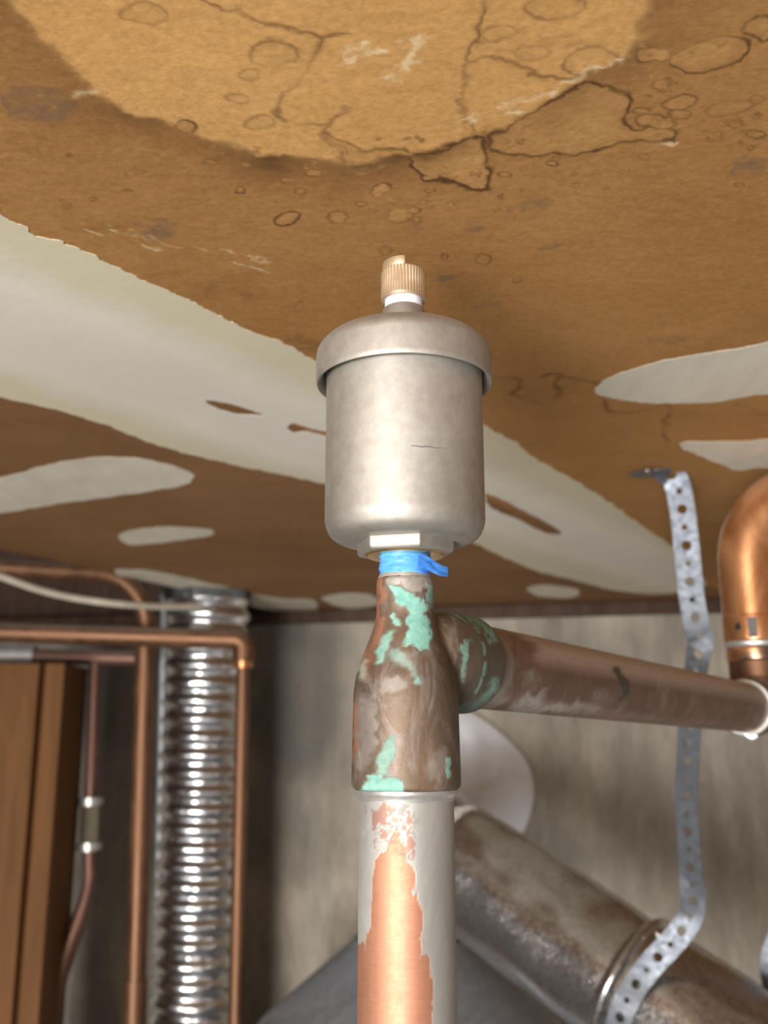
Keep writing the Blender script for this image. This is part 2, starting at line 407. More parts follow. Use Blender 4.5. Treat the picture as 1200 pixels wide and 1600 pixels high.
for p in ([(775, 588), (800, 590), (812, 600), (805, 615), (830, 625), (850, 632)], [(845, 588), (870, 585), (866, 600), (872, 618), (862, 625)],
          [(870, 585), (905, 592), (935, 598)], [(940, 625), (948, 640), (975, 646), (1010, 640), (1025, 632)], [(1150, 632), (1180, 642), (1210, 650)], [(1040, 630), (1042, 660), (1035, 690)]):
    blot(p, None, 0.5, 0.0014, closed=False)
def oval(x, y, rx, ry, rot=0):
    c_, s_ = math.cos(math.radians(rot)), math.sin(math.radians(rot))
    return [(x+rx*math.cos(t)*c_-ry*math.sin(t)*s_, y+rx*math.cos(t)*s_+ry*math.sin(t)*c_) for t in np.linspace(0, 2*math.pi, 10)[:-1]]
for (x, y, rx, ry, rot, inn, e) in [
    (430, 84, 37, 20, 0, None, .5), (220, 20, 34, 16, -5, None, .35), (925, 96, 38, 21, -8, None, .45), (865, 12, 50, 20, -5, None, .45), (390, 115, 17, 9, 0, None, .35), (405, 190, 22, 10, -10, None, .4),
    (370, 155, 16, 7, 0, None, .3), (290, 197, 15, 8, 0, .55, .75), (835, 85, 26, 11, 0, None, .3), (780, 52, 28, 10, -8, None, .3), (880, 65, 30, 9, 0, None, .25),
    (1022, 87, 32, 13, 0, .55, .75), (1112, 84, 64, 25, -14, .6, .8), (1192, 42, 26, 17, 0, .6, .7), (1065, 160, 25, 10, -4, .6, .6), (1037, 131, 15, 7, 0, .65, .5), (1063, 178, 15, 7, 0, .65, .5),
    (1140, 170, 38, 10, -12, .65, .5), (1182, 158, 12, 6, 0, .7, .4), (1112, 214, 14, 7, 0, .7, .4), (1150, 192, 13, 6, 0, .7, .4), (1180, 208, 14, 5, 0, .7, .4), (1008, 171, 15, 6, 0, .6, .5),
    (1030, 190, 30, 11, 8, .55, .6), (452, 341, 21, 9, -10, .55, .85), (530, 341, 15, 9, 0, .55, .8), (595, 297, 16, 10, -20, .5, .75), (622, 337, 19, 12, -8, .5, .8), (645, 330, 11, 5, -5, .5, .8),
    (491, 272, 16, 7, 0, .6, .7), (378, 296, 8, 5, 0, .65, .7), (562, 319, 8, 5, 0, .6, .7), (328, 250, 11, 4, 0, .65, .55), (447, 281, 9, 4, 0, .65, .5), (469, 302, 7, 4, 0, .65, .5), (862, 257, 10, 5, 0, .6, .6),
    (754, 405, 10, 8, 0, .65, .6), (693, 401, 5, 6, 0, .7, .5), (808, 440, 6, 4, 0, .7, .4), (788, 272, 9, 5, 0, .65, .5), (675, 298, 6, 4, 0, .65, .5), (1000, 247, 9, 4, 0, .7, .4), (975, 236, 8, 3, 0, .7, .4),
    (600, 390, 8, 6, 0, .65, .5), (468, 480, 5, 9, 20, .7, .5), (650, 345, 6, 4, 0, .6, .5)]:
    blot(oval(x, y, rx, ry, rot), inn, e, 0.00062 if rx > 12 else 0.0005, fade=0.002, warp=QS)
for k in range(110):                                       # a spatter of small dried drops
    x, y = random.uniform(20, 1190), random.uniform(215, 330)
    if k > 80: x, y = random.uniform(980, 1195), random.uniform(60, 230)
    blot(oval(x, y, random.uniform(2.5, 7), random.uniform(1.6, 3.5), random.uniform(-20, 20)), .6, random.uniform(.2, .5), 0.0005, fade=0.0012, warp=QJ)
def smear(pts, chan, amt, warp=QJ, soft=0.0012, closed=True, w=0.001):
    L = smooth_loop(cpts(pts), 4, closed); d = sdf(warp, L, closed, 0.02)
    k = sst(-d, -soft, soft) if closed else np.exp(-(d/w)**2)*(d < 0.0199)
    k = k*np.clip(0.7+0.6*N260, 0, 1)*amt
    st[:, chan] = np.maximum(st[:, chan], k)
for p in ([(548, 92), (556, 75), (566, 60)], [(548, 95), (575, 85), (604, 78)], [(618, 122), (630, 105), (640, 85), (652, 72), (648, 55)], [(640, 60), (662, 62)],
          [(802, 158), (830, 150), (862, 146)], [(880, 130), (920, 118), (968, 104)], [(738, 196), (755, 188)], [(790, 178), (805, 176)]):
    smear(p, 2, 0.8, QW+jag*1.5, closed=False, w=0.0013)
for k in range(26):                                        # scuffed paper beside the seam
    t = random.random(); x, y = 130+290*t, 352+62*t+random.uniform(-10, 12); l = random.uniform(6, 26)
    smear([(x, y), (x+l*0.5, y+l*0.16), (x+l, y+l*0.34)], 2, random.uniform(.2, .7), closed=False, w=0.0006)
smear([(120, 152), (140, 142), (160, 138)], 2, 0.9, closed=False, w=0.0012); smear([(1025, 226), (1045, 224), (1056, 223)], 2, .7, closed=False, w=.0008)
for p, a in ((oval(62, 158, 55, 27, 5), .42), (oval(246, 361, 36, 17, 3), .42), (oval(1172, 256, 36, 18, 0), .38)): smear(p, 3, a, QW, 0.0008)
for p, a in ((oval(68, 156, 13, 5, 10), .7), (oval(250, 362, 9, 4, 5), .8), (oval(1170, 254, 12, 5, 0), .6), (oval(695, 436, 14, 6, 0), .6), (oval(827, 322, 32, 7, -12), .4), (oval(642, 361, 17, 7, -10), .35),
             (oval(735, 358, 15, 8, 0), .4), (oval(858, 389, 16, 4, 0), .4), (oval(640, 360, 14, 6, -10), .3), (oval(1040, 530, 38, 6, 0), .25), (oval(775, 478, 12, 4, 0), .4)): smear(p, 3, a, QW+jag, 0.002)
for p in ([(395, 425), (330, 450), (290, 470), (340, 462)], [(205, 350), (150, 365), (100, 352)], [(380, 445), (412, 455), (398, 470), (378, 460)], [(560, 540), (480, 560), (440, 535), (470, 525), (520, 535)]):
    smear(p, 1, 0.35, QW, 0.006)
st = np.clip(st, 0, 1)
zz = np.full(N, CEIL)+0.00006*fnoise(Q[:, 0]*60, Q[:, 1]*60, 3)
me = bpy.data.meshes.new('ceiling')
co = np.stack([Q[:, 0], Q[:, 1], zz], 1)
i0 = (np.arange(ny_-1)[:, None]*nx_+np.arange(nx_-1)[None]).ravel()
quads = np.stack([i0, i0+nx_, i0+nx_+1, i0+1], 1)          # normals down
cen = Q[quads].mean(1)
keep = ((cen-np.array(EA))@np.array(EN) < 0) & ((cen-np.array(WA.xy))@np.array(WN.xy) > -0.01)
quads = quads[keep]
used = np.unique(quads); remap = np.full(N, -1); remap[used] = np.arange(len(used))
co, st, quads = co[used], st[used], remap[quads]
me.vertices.add(len(co)); me.vertices.foreach_set('co', co.ravel())
me.loops.add(quads.size); me.loops.foreach_set('vertex_index', quads.ravel().astype(np.int32))
me.polygons.add(len(quads)); me.polygons.foreach_set('loop_start', np.arange(0, quads.size, 4, dtype=np.int32))
me.update(calc_edges=True)
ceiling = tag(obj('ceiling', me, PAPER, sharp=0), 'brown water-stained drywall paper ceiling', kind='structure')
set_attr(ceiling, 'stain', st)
del gx, gy, Q, QJ, QW, QS, jag, jag2, zz

def compound(pts, holes=(), amp=0.0012, freq=110, thick=0.0005, seed=0, label=None, step=0.0010, mat=None):
    """a spread of joint compound: ragged outline, a little proud of the paper"""
    bm = bmesh.new(); edges = []
    def loop(P, a):
        L = smooth_loop(cpts(P), 5); L = np.vstack([L, L[:1]])
        s = np.concatenate([[0], np.cumsum(np.linalg.norm(np.diff(L, axis=0), axis=1))])
        n = max(8, int(s[-1]/step)); t = np.linspace(0, s[-1], n+1)[:-1]
        X, Y = np.interp(t, s, L[:, 0]), np.interp(t, s, L[:, 1])
        dx, dy = fnoise(X*freq, Y*freq, seed+1)*a, fnoise(X*freq, Y*freq, seed+7)*a
        dx, dy = dx+fnoise(X*420, Y*420, seed+3)*min(a, 0.002)*0.35, dy+fnoise(X*420, Y*420, seed+9)*min(a, 0.002)*0.35
        vs = [bm.verts.new((x, y, CEIL-0.0002)) for x, y in zip(X+dx, Y+dy)]
        for i in range(len(vs)): edges.append(bm.edges.new((vs[i], vs[(i+1) % len(vs)])))
    loop(pts, amp)
    for h in holes: loop(h, amp*0.5)
    bmesh.ops.triangle_fill(bm, edges=edges, use_beauty=True)
    bound = [e for e in bm.edges if e.is_boundary]
    ret = bmesh.ops.extrude_edge_only(bm, edges=bound)
    for v in [x for x in ret['geom'] if isinstance(x, bmesh.types.BMVert)]: v.co.z = CEIL+0.0003
    bmesh.ops.recalc_face_normals(bm, faces=bm.faces)
    o = obj('plaster_patch', bm, mat or PLASTER, ceiling, sharp=20)
    if label: o['label'] = label
    return o
band = [(-160, 245), (-60, 296), (0, 329), (60, 365), (140, 396), (205, 430), (300, 470), (380, 512), (440, 534), (500, 566), (640, 625), (758, 665), (850, 724), (920, 764), (1000, 819),
        (1060, 862), (1098, 904), (1096, 918), (1030, 928), (960, 922), (900, 907), (830, 889), (745, 850), (640, 800), (510, 757), (430, 740), (360, 725), (250, 696), (190, 673), (90, 641), (0, 620), (-80, 598), (-220, 540)]
h1 = [(318, 626), (345, 628), (380, 637), (412, 648), (385, 648), (350, 642)]
h2 = [(449, 667), (460, 661), (485, 668), (520, 678), (510, 682), (480, 674), (460, 676)]
h3 = [(758, 772), (780, 778), (820, 798), (860, 820), (878, 834), (850, 832), (810, 812), (770, 795)]
compound(band, [h1, h2, h3], 0.0016, 120, 0.0006, 1, 'long cream taped seam band of joint compound', mat=BANDM)
compound([(-160, 770), (-60, 762), (0, 747), (80, 725), (150, 715), (230, 718), (290, 735), (303, 745), (285, 758), (220, 770), (100, 786), (0, 802), (-80, 812), (-160, 818)], (), 0.0018, 60, 0.0005, 3)
compound([(183, 838), (212, 827), (262, 823), (332, 828), (325, 837), (270, 845), (205, 851)], (), 0.002, 60, 0.0005, 5)
compound([(932, 607), (968, 582), (1060, 558), (1200, 536), (1320, 515), (1400, 540), (1320, 600), (1200, 615), (1100, 628), (1000, 628), (950, 620)], (), 0.0015, 60, 0.0005, 8)
compound([(1061, 695), (1100, 689), (1200, 687), (1300, 680), (1360, 710), (1300, 740), (1200, 731), (1150, 734), (1105, 716)], (), 0.0018, 70, 0.0005, 12)
compound([(505, 936), (535, 927), (580, 930), (592, 944), (545, 951)], (), 0.0022, 60, 0.0005, 15)
compound([(826, 921), (850, 914), (905, 922), (890, 934), (842, 931)], (), 0.0025, 60, 0.0005, 17)
compound([(180, 890), (240, 893), (330, 912), (430, 934), (492, 938), (484, 958), (425, 954), (330, 931), (250, 912), (190, 902)], (), 0.003, 45, 0.0008, 19)
# screw dimples in the compound
# rear wall of poured concrete
def wallgrid(name, A, D, w0, w1, z0, z1, mat, nrm, nu=160, nv=120):
    bm = bmesh.new(); V = []
    for j in range(nv+1):
        V.append([bm.verts.new(Vector((A.x, A.y, 0))+D*(w0+(w1-w0)*i/nu)+Vector((0, 0, z0+(z1-z0)*j/nv))) for i in range(nu+1)])
    for j in range(nv):
        for i in range(nu): bm.faces.new((V[j][i], V[j][i+1], V[j+1][i+1], V[j+1][i]))
    bm.normal_update()
    if next(iter(bm.faces)).normal.dot(nrm) < 0: bmesh.ops.reverse_faces(bm, faces=bm.faces[:])
    return obj(name, bm, mat, sharp=0)
WALLTOP = CEIL-0.02
wall = tag(wallgrid('wall_rear', WA, WD, -1.04, 1.3, 0.0, WALLTOP+0.012, CONCRETE, WN), 'grey streaked poured concrete basement wall', kind='structure')
cw = coords(wall); pw = project(cw); dm = np.zeros((len(cw), 4))
u = (cw-np.array(WA))@np.array(WD)
patches = [(480, 1090, 110, 160, .85), (440, 1290, 90, 90, .45), (120, 1060, 130, 110, .4), (880, 1060, 110, 70, .45), (860, 1340, 90, 50, .5), (330, 1030, 130, 110, .6)]
for (x, y, rx, ry, a) in patches:                           # dark wall stains, with the shade at the left painted in
    q = ((pw[:, 0]-x)/rx)**2+((pw[:, 1]-y)/ry)**2+0.5*fnoise(u*18, cw[:, 2]*7, 61)
    dm[:, 0] = np.maximum(dm[:, 0], a*sst(-q, -1.6, 0.0))
set_attr(wall, 'stain_shade', np.clip(dm, 0, 1))
# sill plate on top of the wall
def along(u, off, z): p = WA+WD*u+WN*off; return Vector((p.x, p.y, z))
def plank_on_wall(u0, u1, o0, o1, z0, z1, bev=0.002):
    bm = bmesh.new(); P = [along(u, o, z) for z in (z0, z1) for (u, o) in ((u0, o0), (u1, o0), (u1, o1), (u0, o1))]
    v = [bm.verts.new(p) for p in P]
    for f in ((0, 3, 2, 1), (4, 5, 6, 7), (0, 1, 5, 4), (1, 2, 6, 5), (2, 3, 7, 6), (3, 0, 4, 7)): bm.faces.new([v[i] for i in f])
    bmesh.ops.recalc_face_normals(bm, faces=bm.faces)
    bmesh.ops.bevel(bm, geom=bm.edges[:], offset=bev, segments=2, affect='EDGES', profile=0.5); return bm
tag(obj('trim_1', plank_on_wall(-1.0, 1.3, -0.10, 0.012, WALLTOP, CEIL-0.001), DARKWOOD), 'dark wooden sill plate along the wall top', kind='structure')
tag(obj('trim_3', plank_on_wall(-1.0, 0.2, -0.10, -0.06, CEIL+0.0005, CEIL+0.236), DARKWOOD), 'dark rim joist above the sill plate', kind='structure')
FLOORM = simple('concrete_floor', (0.26, 0.25, 0.235), 0.9, 0, 0.25, 8, 0.3)
def plane(name, pts, mat, label, down=False):
    bm = bmesh.new(); f = bm.faces.new([bm.verts.new(p) for p in pts]); 
    return tag(obj(name, bm, mat, sharp=0), label, kind='structure')
plane('floor', [(-1.15, -1.1, 0), (1.15, -1.1, 0), (1.15, 1.7, 0), (-1.15, 1.7, 0)], FLOORM, 'grey concrete basement floor')
plane('ceiling_bay', [(-1.15, 0.3, CEIL+0.235), (-1.15, 1.75, CEIL+0.235), (0.35, 1.75, CEIL+0.235), (0.35, 0.3, CEIL+0.235)], DARKWOOD, 'dark subfloor above the open joist bay')
# joist that carries the free edge of the board
bm = bmesh.new(); a, b = Vector((*EA, 0))-Vector((*ED, 0))*0.75, Vector((*EB, 0))+Vector((*ED, 0))*0.08; n3 = Vector((*EN, 0))
v = [bm.verts.new(p+n3*o+Vector((0, 0, z))) for z in (CEIL+0.0015, CEIL+0.232) for p, o in ((a, -0.045), (b, -0.045), (b, -0.007), (a, -0.007))]
for f in ((0, 3, 2, 1), (4, 5, 6, 7), (0, 1, 5, 4), (1, 2, 6, 5), (2, 3, 7, 6), (3, 0, 4, 7)): bm.faces.new([v[i] for i in f])
bmesh.ops.recalc_face_normals(bm, faces=bm.faces)
tag(obj('trim_2', bm, DARKWOOD), 'dark joist above the edge of the ceiling board', kind='structure')
GREYWALL = simple('side_wall_concrete', (0.24, 0.225, 0.205), 0.9, 0, 0.25, 6, 0.2)
plane('wall_left', [(-1.15, -1.1, 0), (-1.15, 1.7, 0), (-1.15, 1.7, CEIL+0.23), (-1.15, -1.1, CEIL+0.23)], GREYWALL, 'grey side wall')
plane('wall_right', [(1.15, 1.7, 0), (1.15, -1.1, 0), (1.15, -1.1, CEIL), (1.15, 1.7, CEIL)], GREYWALL, 'grey side wall')

# ================================================================== AIR VENT VALVE ON ITS RISER
AY = 0.30; AX = atY(634, 1100, AY).x
def zc(py, Y=AY): return atY(600, py, Y).z
def rp(half, py, Y=AY): return half/F*depth_of(atY(600, py, Y))
AXV = (AX, AY, 0)
valve = thing('air_vent_valve', 'dull nickel automatic air vent valve with brass cap above the copper tee', 'valve', (AX, AY, zc(905)))
zb, zt = zc(838), zc(598)
rb, rc = rp(123, 700), rp(137, 570)
prof = round_profile([(0.0005, zb-0.0022), (rb*0.80, zb-0.0022), (rb*0.93, zb-0.0004), (rb, zb+0.0035), (rb, zt-0.001), (rb, zt+0.006)], 0.003, 6)
o = obj('body', lathe_bm(prof, 128, AXV), NICKEL, valve, 40)
z1 = zc(604); z2 = atY(600, 492, AY-rc+0.0035).z+0.0017
prof = round_profile([(rb+0.0004, z1+0.005), (rc-0.0016, z1+0.001), (rc-0.0004, z1-0.0002), (rc, z1+0.0012), (rc, z2-0.004), (rc-0.004, z2), (rc*0.5, z2+0.0012), (0.0006, z2+0.0014)], 0.0022, 6)
obj('lid', lathe_bm(prof, 128, AXV), NICKEL, valve, 40)
# thin dark dash engraved on the body
bm = bmesh.new(); pr = []
for i in range(11):
    a = -math.pi/2+math.radians(3+i*2.6); z = zc(733)+0.00015*math.sin(i*1.7); w = 0.00028*(1-abs(i-4)/8)
    pr.append([bm.verts.new((AX+(rb+0.00006)*math.cos(a), AY+(rb+0.00006)*math.sin(a), z+s*w)) for s in (-1, 1)])
for A, B in zip(pr, pr[1:]): bm.faces.new((A[0], B[0], B[1], A[1]))
obj('scratch', bm, simple('scratch_grey', (0.16, 0.15, 0.14), 0.6), valve, 0)['label'] = 'dark scratch on the nickel body'
# neck flange, white seal, knurled cap
zn = z2+0.001
rn = rp(36, 485)
prof = round_profile([(rn*1.14, zn-0.001), (rn*1.06, zn+0.0016), (rn*0.90, zc(483)-0.0004), (rn*0.78, zc(483))], 0.0006, 3)
obj('neck', lathe_bm(prof, 64, AXV), NICKEL, valve)
rw = rp(29.5, 470)
obj('seal_ring', lathe_bm(round_profile([(rw, zc(485)), (rw, zc(485)+0.0003), (rw, zc(462)), (rw*0.8, zc(461))], 0.0004), 64, AXV), WHITE_PLASTIC, valve)['label'] = 'white plastic seal ring'
rk = rp(35.5, 450); zk0, zk1 = zc(472), zc(427)
def knurl(r, h, a):
    if r < rk*0.97: return r
    k = 0.5+0.5*math.cos(a*44); e = 1 if zk0+0.0012 < h < zk1-0.0008 else 0
    return r-0.00030*(1-k**0.6)*e
prof = [(rk*0.83, zk0+0.004), (rk*0.84, zk0+0.0003), (rk*0.90, zk0), (rk*0.985, zk0+0.0002), (rk, zk0+0.0009), (rk, zk0+0.0013), (rk, (zk0+zk1)/2), (rk, zk1-0.0009), (rk*0.985, zk1-0.0004), (rk*0.93, zk1), (0.0004, zk1)]
obj('vent_cap', lathe_bm(prof, 264, AXV, rfun=knurl), BRASS, valve, 40)
# raised half-round key on the cap
bm = bmesh.new(); rt = rp(33, 420); zt1 = zc(414)
lo, hi = [], []
for i in range(25):
    a = math.radians(118+i*(322-118)/24) if False else math.radians(95+i*7.4)
    lo.append((AX+rt*math.cos(a), AY+rt*math.sin(a)))
vb = [bm.verts.new((x, y, zk1-0.0002)) for x, y in lo]; vt = [bm.verts.new((x, y, zt1)) for x, y in lo]
for i in range(len(vb)): bm.faces.new((vb[i], vb[(i+1) % len(vb)], vt[(i+1) % len(vb)], vt[i]))
bm.faces.new(vt); bm.faces.new(list(reversed(vb))); bmesh.ops.recalc_face_normals(bm, faces=bm.faces)
bmesh.ops.bevel(bm, geom=[e for e in bm.edges if e.calc_face_angle(0) > 0.9], offset=0.0002, segments=2, affect='EDGES', profile=0.5)
obj('cap_key', bm, BRASS, valve)
# hexagon nut, brass chamfer, threaded spigot and blue tape
zh0, zh1 = zc(868), zb+0.002
rh = rp(78, 855)
bm = bmesh.new(); rings = []
for (k, z) in ((0.93, zh1), (1.0, zh1-0.0012), (1.0, zh0+0.0012), (0.955, zh0+0.0001)):
    ring = []
    for i in range(6):
        a = math.radians(-74.5+i*60); ring.append(bm.verts.new((AX+rh*k*math.cos(a), AY+rh*k*math.sin(a), z)))
    rings.append(ring)
for A, B in zip(rings, rings[1:]):
    for i in range(6): bm.faces.new((A[i], A[(i+1) % 6], B[(i+1) % 6], B[i]))
bm.faces.new(rings[0]); bm.faces.new(list(reversed(rings[-1])))
bmesh.ops.recalc_face_normals(bm, faces=bm.faces)
bmesh.ops.bevel(bm, geom=bm.edges[:], offset=0.00035, segments=2, affect='EDGES', profile=0.5)
obj('hex_nut', bm, NICKEL, valve)
rz = rh*0.93*0.87
obj('nut_face', lathe_bm(round_profile([(rz*0.6, zh0-0.0005), (rz*0.95, zh0-0.0005), (rz, zh0+0.0003), (rz, zh0+0.001)], 0.0003), 64, AXV), BRASS2, valve)['label'] = 'bright brass machined face under the nut'
rtp = rp(40, 885)
def tapew(r, h, a): return r+0.00018*math.sin(a*2+h*1500)+0.00010*math.sin(a*5-h*3100)+0.00012*math.sin(h*4500+a)
zt0_, zt1_ = zc(904), zh0
obj('thread_tape', lathe_bm([(rtp*0.93, zt0_-0.002)]+[(rtp, zt0_+(zt1_-zt0_)*i/14) for i in range(15)], 72, AXV, rfun=tapew), TAPE, valve, 60)['label'] = 'blue thread seal tape wound on the spigot'
bm = bmesh.new(); V = []
for i in range(13):                                         # loose tape end curling off to the right
    t = i/12; a = math.radians(-62+t*52); r_ = rtp+0.0003+0.0052*t**1.6; z = zc(884)-0.0022*t+0.0006*math.sin(t*6)
    x, y = AX+r_*math.cos(a), AY+r_*math.sin(a); h = 0.0024*(1-0.35*t)
    V.append([bm.verts.new((x, y+0.0006*math.sin(j*1.9+t*5), z+h*(j/4-0.5)*2)) for j in range(5)])
for A, B in zip(V, V[1:]):
    for j in range(4): bm.faces.new((A[j], B[j], B[j+1], A[j+1]))
bmesh.ops.solidify(bm, geom=bm.faces[:], thickness=0.0005)
obj('tape_end', bm, TAPE, valve, 60)['label'] = 'loose blue tape end'

# copper tee ---------------------------------------------------------
Ebr = atd(1168, 1106, 0.567)                                 # far end of the horizontal pipe
zbr = zc(1024)
BO = Vector((AX, AY, zbr)); BD = (Ebr-BO).normalized()
m = Mat('patinated_tee_copper', 0.55, 0.4)
r, g, b_, a_ = m.attr('patina')
f = m.noise(55, 6, 0.65, (1, 1, 0.5), 0.6); f2 = m.noise(320, 5, 0.7); f3 = m.noise(75, 6, 0.7, (1, 1, 0.45), 1.0)
c = m.ramp(f, [(0.28, (0.062, 0.046, 0.035)), (0.48, (0.125, 0.088, 0.061)), (0.7, (0.195, 0.123, 0.075))])
c = m.mix(m.val(f3, 0.50, 0.66, 0, 0.6), c, (0.30, 0.255, 0.225)); c = m.mix(a_, c, (0.40, 0.36, 0.32)); c = m.mix(g, c, (0.42, 0.18, 0.10)); c = m.mix(b_, c, (0.085, 0.080, 0.058))
c = m.mix(m.val(f2, 0.52, 0.75, 0, 0.45), c, (0.13, 0.10, 0.085))
gr = m.ramp(f2, [(0.3, (0.13, 0.34, 0.28)), (0.7, (0.29, 0.56, 0.46))])
c = m.mix(r, c, gr); m.color(c)
m.metal(m.math('SUBTRACT', m.val(f3, 0.5, 0.75, 0.45, 0.15), r)); m.rough(m.math('ADD', m.val(f, 0.3, 0.7, 0.44, 0.58), m.math('MULTIPLY', r, 0.35)))
m.bump(m.math('ADD', m.math('MULTIPLY', f2, 0.6), m.math('MULTIPLY', r, 0.5)), 0.4, 0.0005); TEEM = m.m
prof = []
for (half, py) in ((44, 903), (45, 906), (45.5, 925), (45, 962), (51, 985), (61, 1010), (71, 1035), (78, 1058), (82, 1085), (83.5, 1140), (85, 1190), (86, 1226), (84.5, 1233)):
    prof.append((rp(half, py), zc(py)))
prof = list(reversed(prof)); pz = [p[1] for p in prof]; pr_ = [p[0] for p in prof]
zz = np.linspace(pz[0], pz[-1], 60); prof = [(float(np.interp(z, pz, pr_)), float(z)) for z in zz]
bm1 = lathe_bm(prof, 72, AXV); CUP = 0.0165; CUPL = 0.0345
bp = [(0.006, -0.004), (0.0105, 0.003), (0.0142, 0.0095), (0.0152, 0.013), (0.0158, 0.016), (0.0163, 0.0185), (CUP, 0.020), (CUP+0.0001, 0.026), (CUP, CUPL-0.001), (CUP-0.0008, CUPL)]
bm2 = lathe_bm(bp, 64, BO, BD)
tmp = bpy.data.meshes.new('tmp'); bm2.to_mesh(tmp); bm1.from_mesh(tmp); bm2.free()
tee = thing('copper_tee', 'corroded copper tee fitting with turquoise verdigris below the blue tape', 'pipe fitting', (AX, AY, zc(1233)))
body = obj('tee_body', bm1, TEEM, tee, 0)
rm = body.modifiers.new('r', 'REMESH'); rm.mode = 'VOXEL'; rm.voxel_size = 0.00055; rm.use_smooth_shade = True
sm = body.modifiers.new('s', 'SMOOTH'); sm.factor = 0.5; sm.iterations = 22
dg = bpy.context.evaluated_depsgraph_get(); me2 = bpy.data.meshes.new_from_object(body.evaluated_get(dg))
body.modifiers.clear(); body.data = me2
finish(body, 0)
cb = coords(body); pb = project(cb); nb = vnormals(body)
view = np.array([0, 0, CAMZ])-cb; front = (view*nb).sum(1) > 0
jb = np.stack([fnoise(cb[:, 0]*420+cb[:, 1]*300, cb[:, 2]*420, 1), fnoise(cb[:, 0]*420+cb[:, 1]*300, cb[:, 2]*420, 5)], 1)*5
PQ = pb+jb; pat = np.zeros((len(cb), 4))
def pdab(poly, chan, amt, soft=3.0, smooth=True, Qp=PQ):
    L = smooth_loop(poly, 4) if smooth else np.array(poly, float)
    d = sdf(Qp, L, True, 30.0); pat[:, chan] = np.maximum(pat[:, chan], amt*sst(-d, -soft, soft)*front)
pdab([(608, 918), (632, 920), (648, 934), (660, 938), (668, 960), (672, 985), (679, 998), (668, 1011), (645, 1012), (632, 1000), (637, 975), (636, 950), (618, 935)], 0, 0.95)
pdab([(668, 915), (678, 918), (677, 945), (668, 940)], 0, 0.6); pdab([(613, 960), (621, 962), (624, 975), (614, 976)], 0, 0.8)
pdab([(600, 988), (612, 985), (610, 1010), (598, 1035), (588, 1036), (592, 1015)], 0, 0.7, 5); pdab([(620, 1012), (640, 1030), (658, 1060), (650, 1068), (640, 1048), (622, 1040), (610, 1025)], 0, 0.4, 6)
pdab([(570, 1230), (572, 1218), (590, 1206), (596, 1216), (612, 1212), (624, 1222), (628, 1236), (600, 1242), (570, 1238)], 0, 0.85)
pdab([(590, 1205), (592, 1180), (605, 1150), (616, 1145), (620, 1160), (614, 1190), (605, 1208)], 0, 0.6, 5); pdab([(696, 1188), (703, 1190), (702, 1212), (696, 1210)], 0, 0.7)
pdab([(647, 1058), (656, 1060), (655, 1068), (648, 1067)], 0, .6); pdab([(560, 1050), (570, 1030), (572, 1048), (565, 1060)], 0, .4, 5)
pdab([(722, 1005), (732, 1004), (730, 1050), (722, 1065), (719, 1040)], 0, .45, 4); pdab([(700, 955), (735, 955), (760, 972), (776, 1000), (770, 1002), (752, 980), (725, 966)], 0, .55, 6)
pdab([(770, 1062), (778, 1064), (772, 1085), (745, 1106), (722, 1112), (722, 1106), (748, 1096)], 0, .35, 5)
pdab([(588, 905), (600, 905), (598, 960), (594, 1000), (582, 1010), (586, 960)], 1, .75, 6); pdab([(550, 1100), (558, 1100), (556, 1180), (549, 1180)], 1, .6, 4); pdab([(560, 1040), (580, 1000), (590, 1005), (570, 1060)], 1, .5, 8)
pdab([(606, 902), (640, 897), (682, 900), (680, 914), (660, 924), (642, 922), (624, 912), (612, 914)], 3, .8)
pdab([(560, 1100), (585, 1095), (588, 1150), (575, 1200), (560, 1195)], 3, .45, 8); pdab([(600, 1065), (622, 1060), (636, 1072), (620, 1082), (596, 1080)], 3, .5, 5)
pdab([(668, 1190), (690, 1170), (700, 1180), (690, 1215), (668, 1218)], 3, .4, 6); pdab([(625, 1020), (650, 1022), (645, 1045), (622, 1040)], 3, .5, 5)
pdab([(591, 1080), (594, 1080), (593, 1150), (588, 1165), (589, 1120)], 2, .7, 3)
along_b = (cb-np.array(BO))@np.array(BD)
pat[:, 2] = np.maximum(pat[:, 2], np.clip(sst(along_b, 0.013, 0.020)*0.75, 0, 1))
pat[:, 0] = np.maximum(pat[:, 0], 0.35*np.exp(-((along_b-0.0205)/0.0009)**2)*(fnoise(cb[:, 2]*300, cb[:, 0]*300, 3) > -0.2))
set_attr(body, 'patina', np.clip(pat, 0, 1))
# grey lip of the top socket and solder collar under the tee
rl = rp(41.5, 910)
obj('socket_lip', lathe_bm(round_profile([(rl, zc(912)), (rl+0.0004, zc(906)), (rl-0.0002, zc(899)), (rp(39, 899), zc(898))], 0.0006), 64, AXV), simple('lip_grey', (0.42, 0.39, 0.34), 0.55, 0.5, 0.3, 250, 0.3), tee)['label'] = 'greyish socket lip'

# riser pipe -----------------------------------------------------------
RP = rp(76, 1400)
m = Mat('soldered_riser', 0.3, 0.9)
r, g, b_, a_ = m.attr('solder'); f = m.noise(45, 6, 0.65, (1, 1, 0.25), 0.3); f2 = m.noise(330, 5, 0.7, (1, 1, 0.7)); f4 = m.noise(600, 3, 0.6, (0.4, 0.4, 3))
cop = m.ramp(f, [(0.3, (0.45, 0.205, 0.125)), (0.7, (0.56, 0.275, 0.17))]); cop = m.mix(0.4, cop, m.ramp(f4, [(0.35, (0.82, 0.8, 0.78)), (0.65, (1.05, 1.05, 1.05))]), 'MULTIPLY')
sol = m.ramp(f, [(0.3, (0.36, 0.345, 0.31)), (0.5, (0.48, 0.465, 0.43)), (0.7, (0.58, 0.565, 0.53))])
c = m.mix(r, cop, sol); c = m.mix(g, c, (0.17, 0.125, 0.10)); c = m.mix(b_, c, (0.36, 0.155, 0.10))
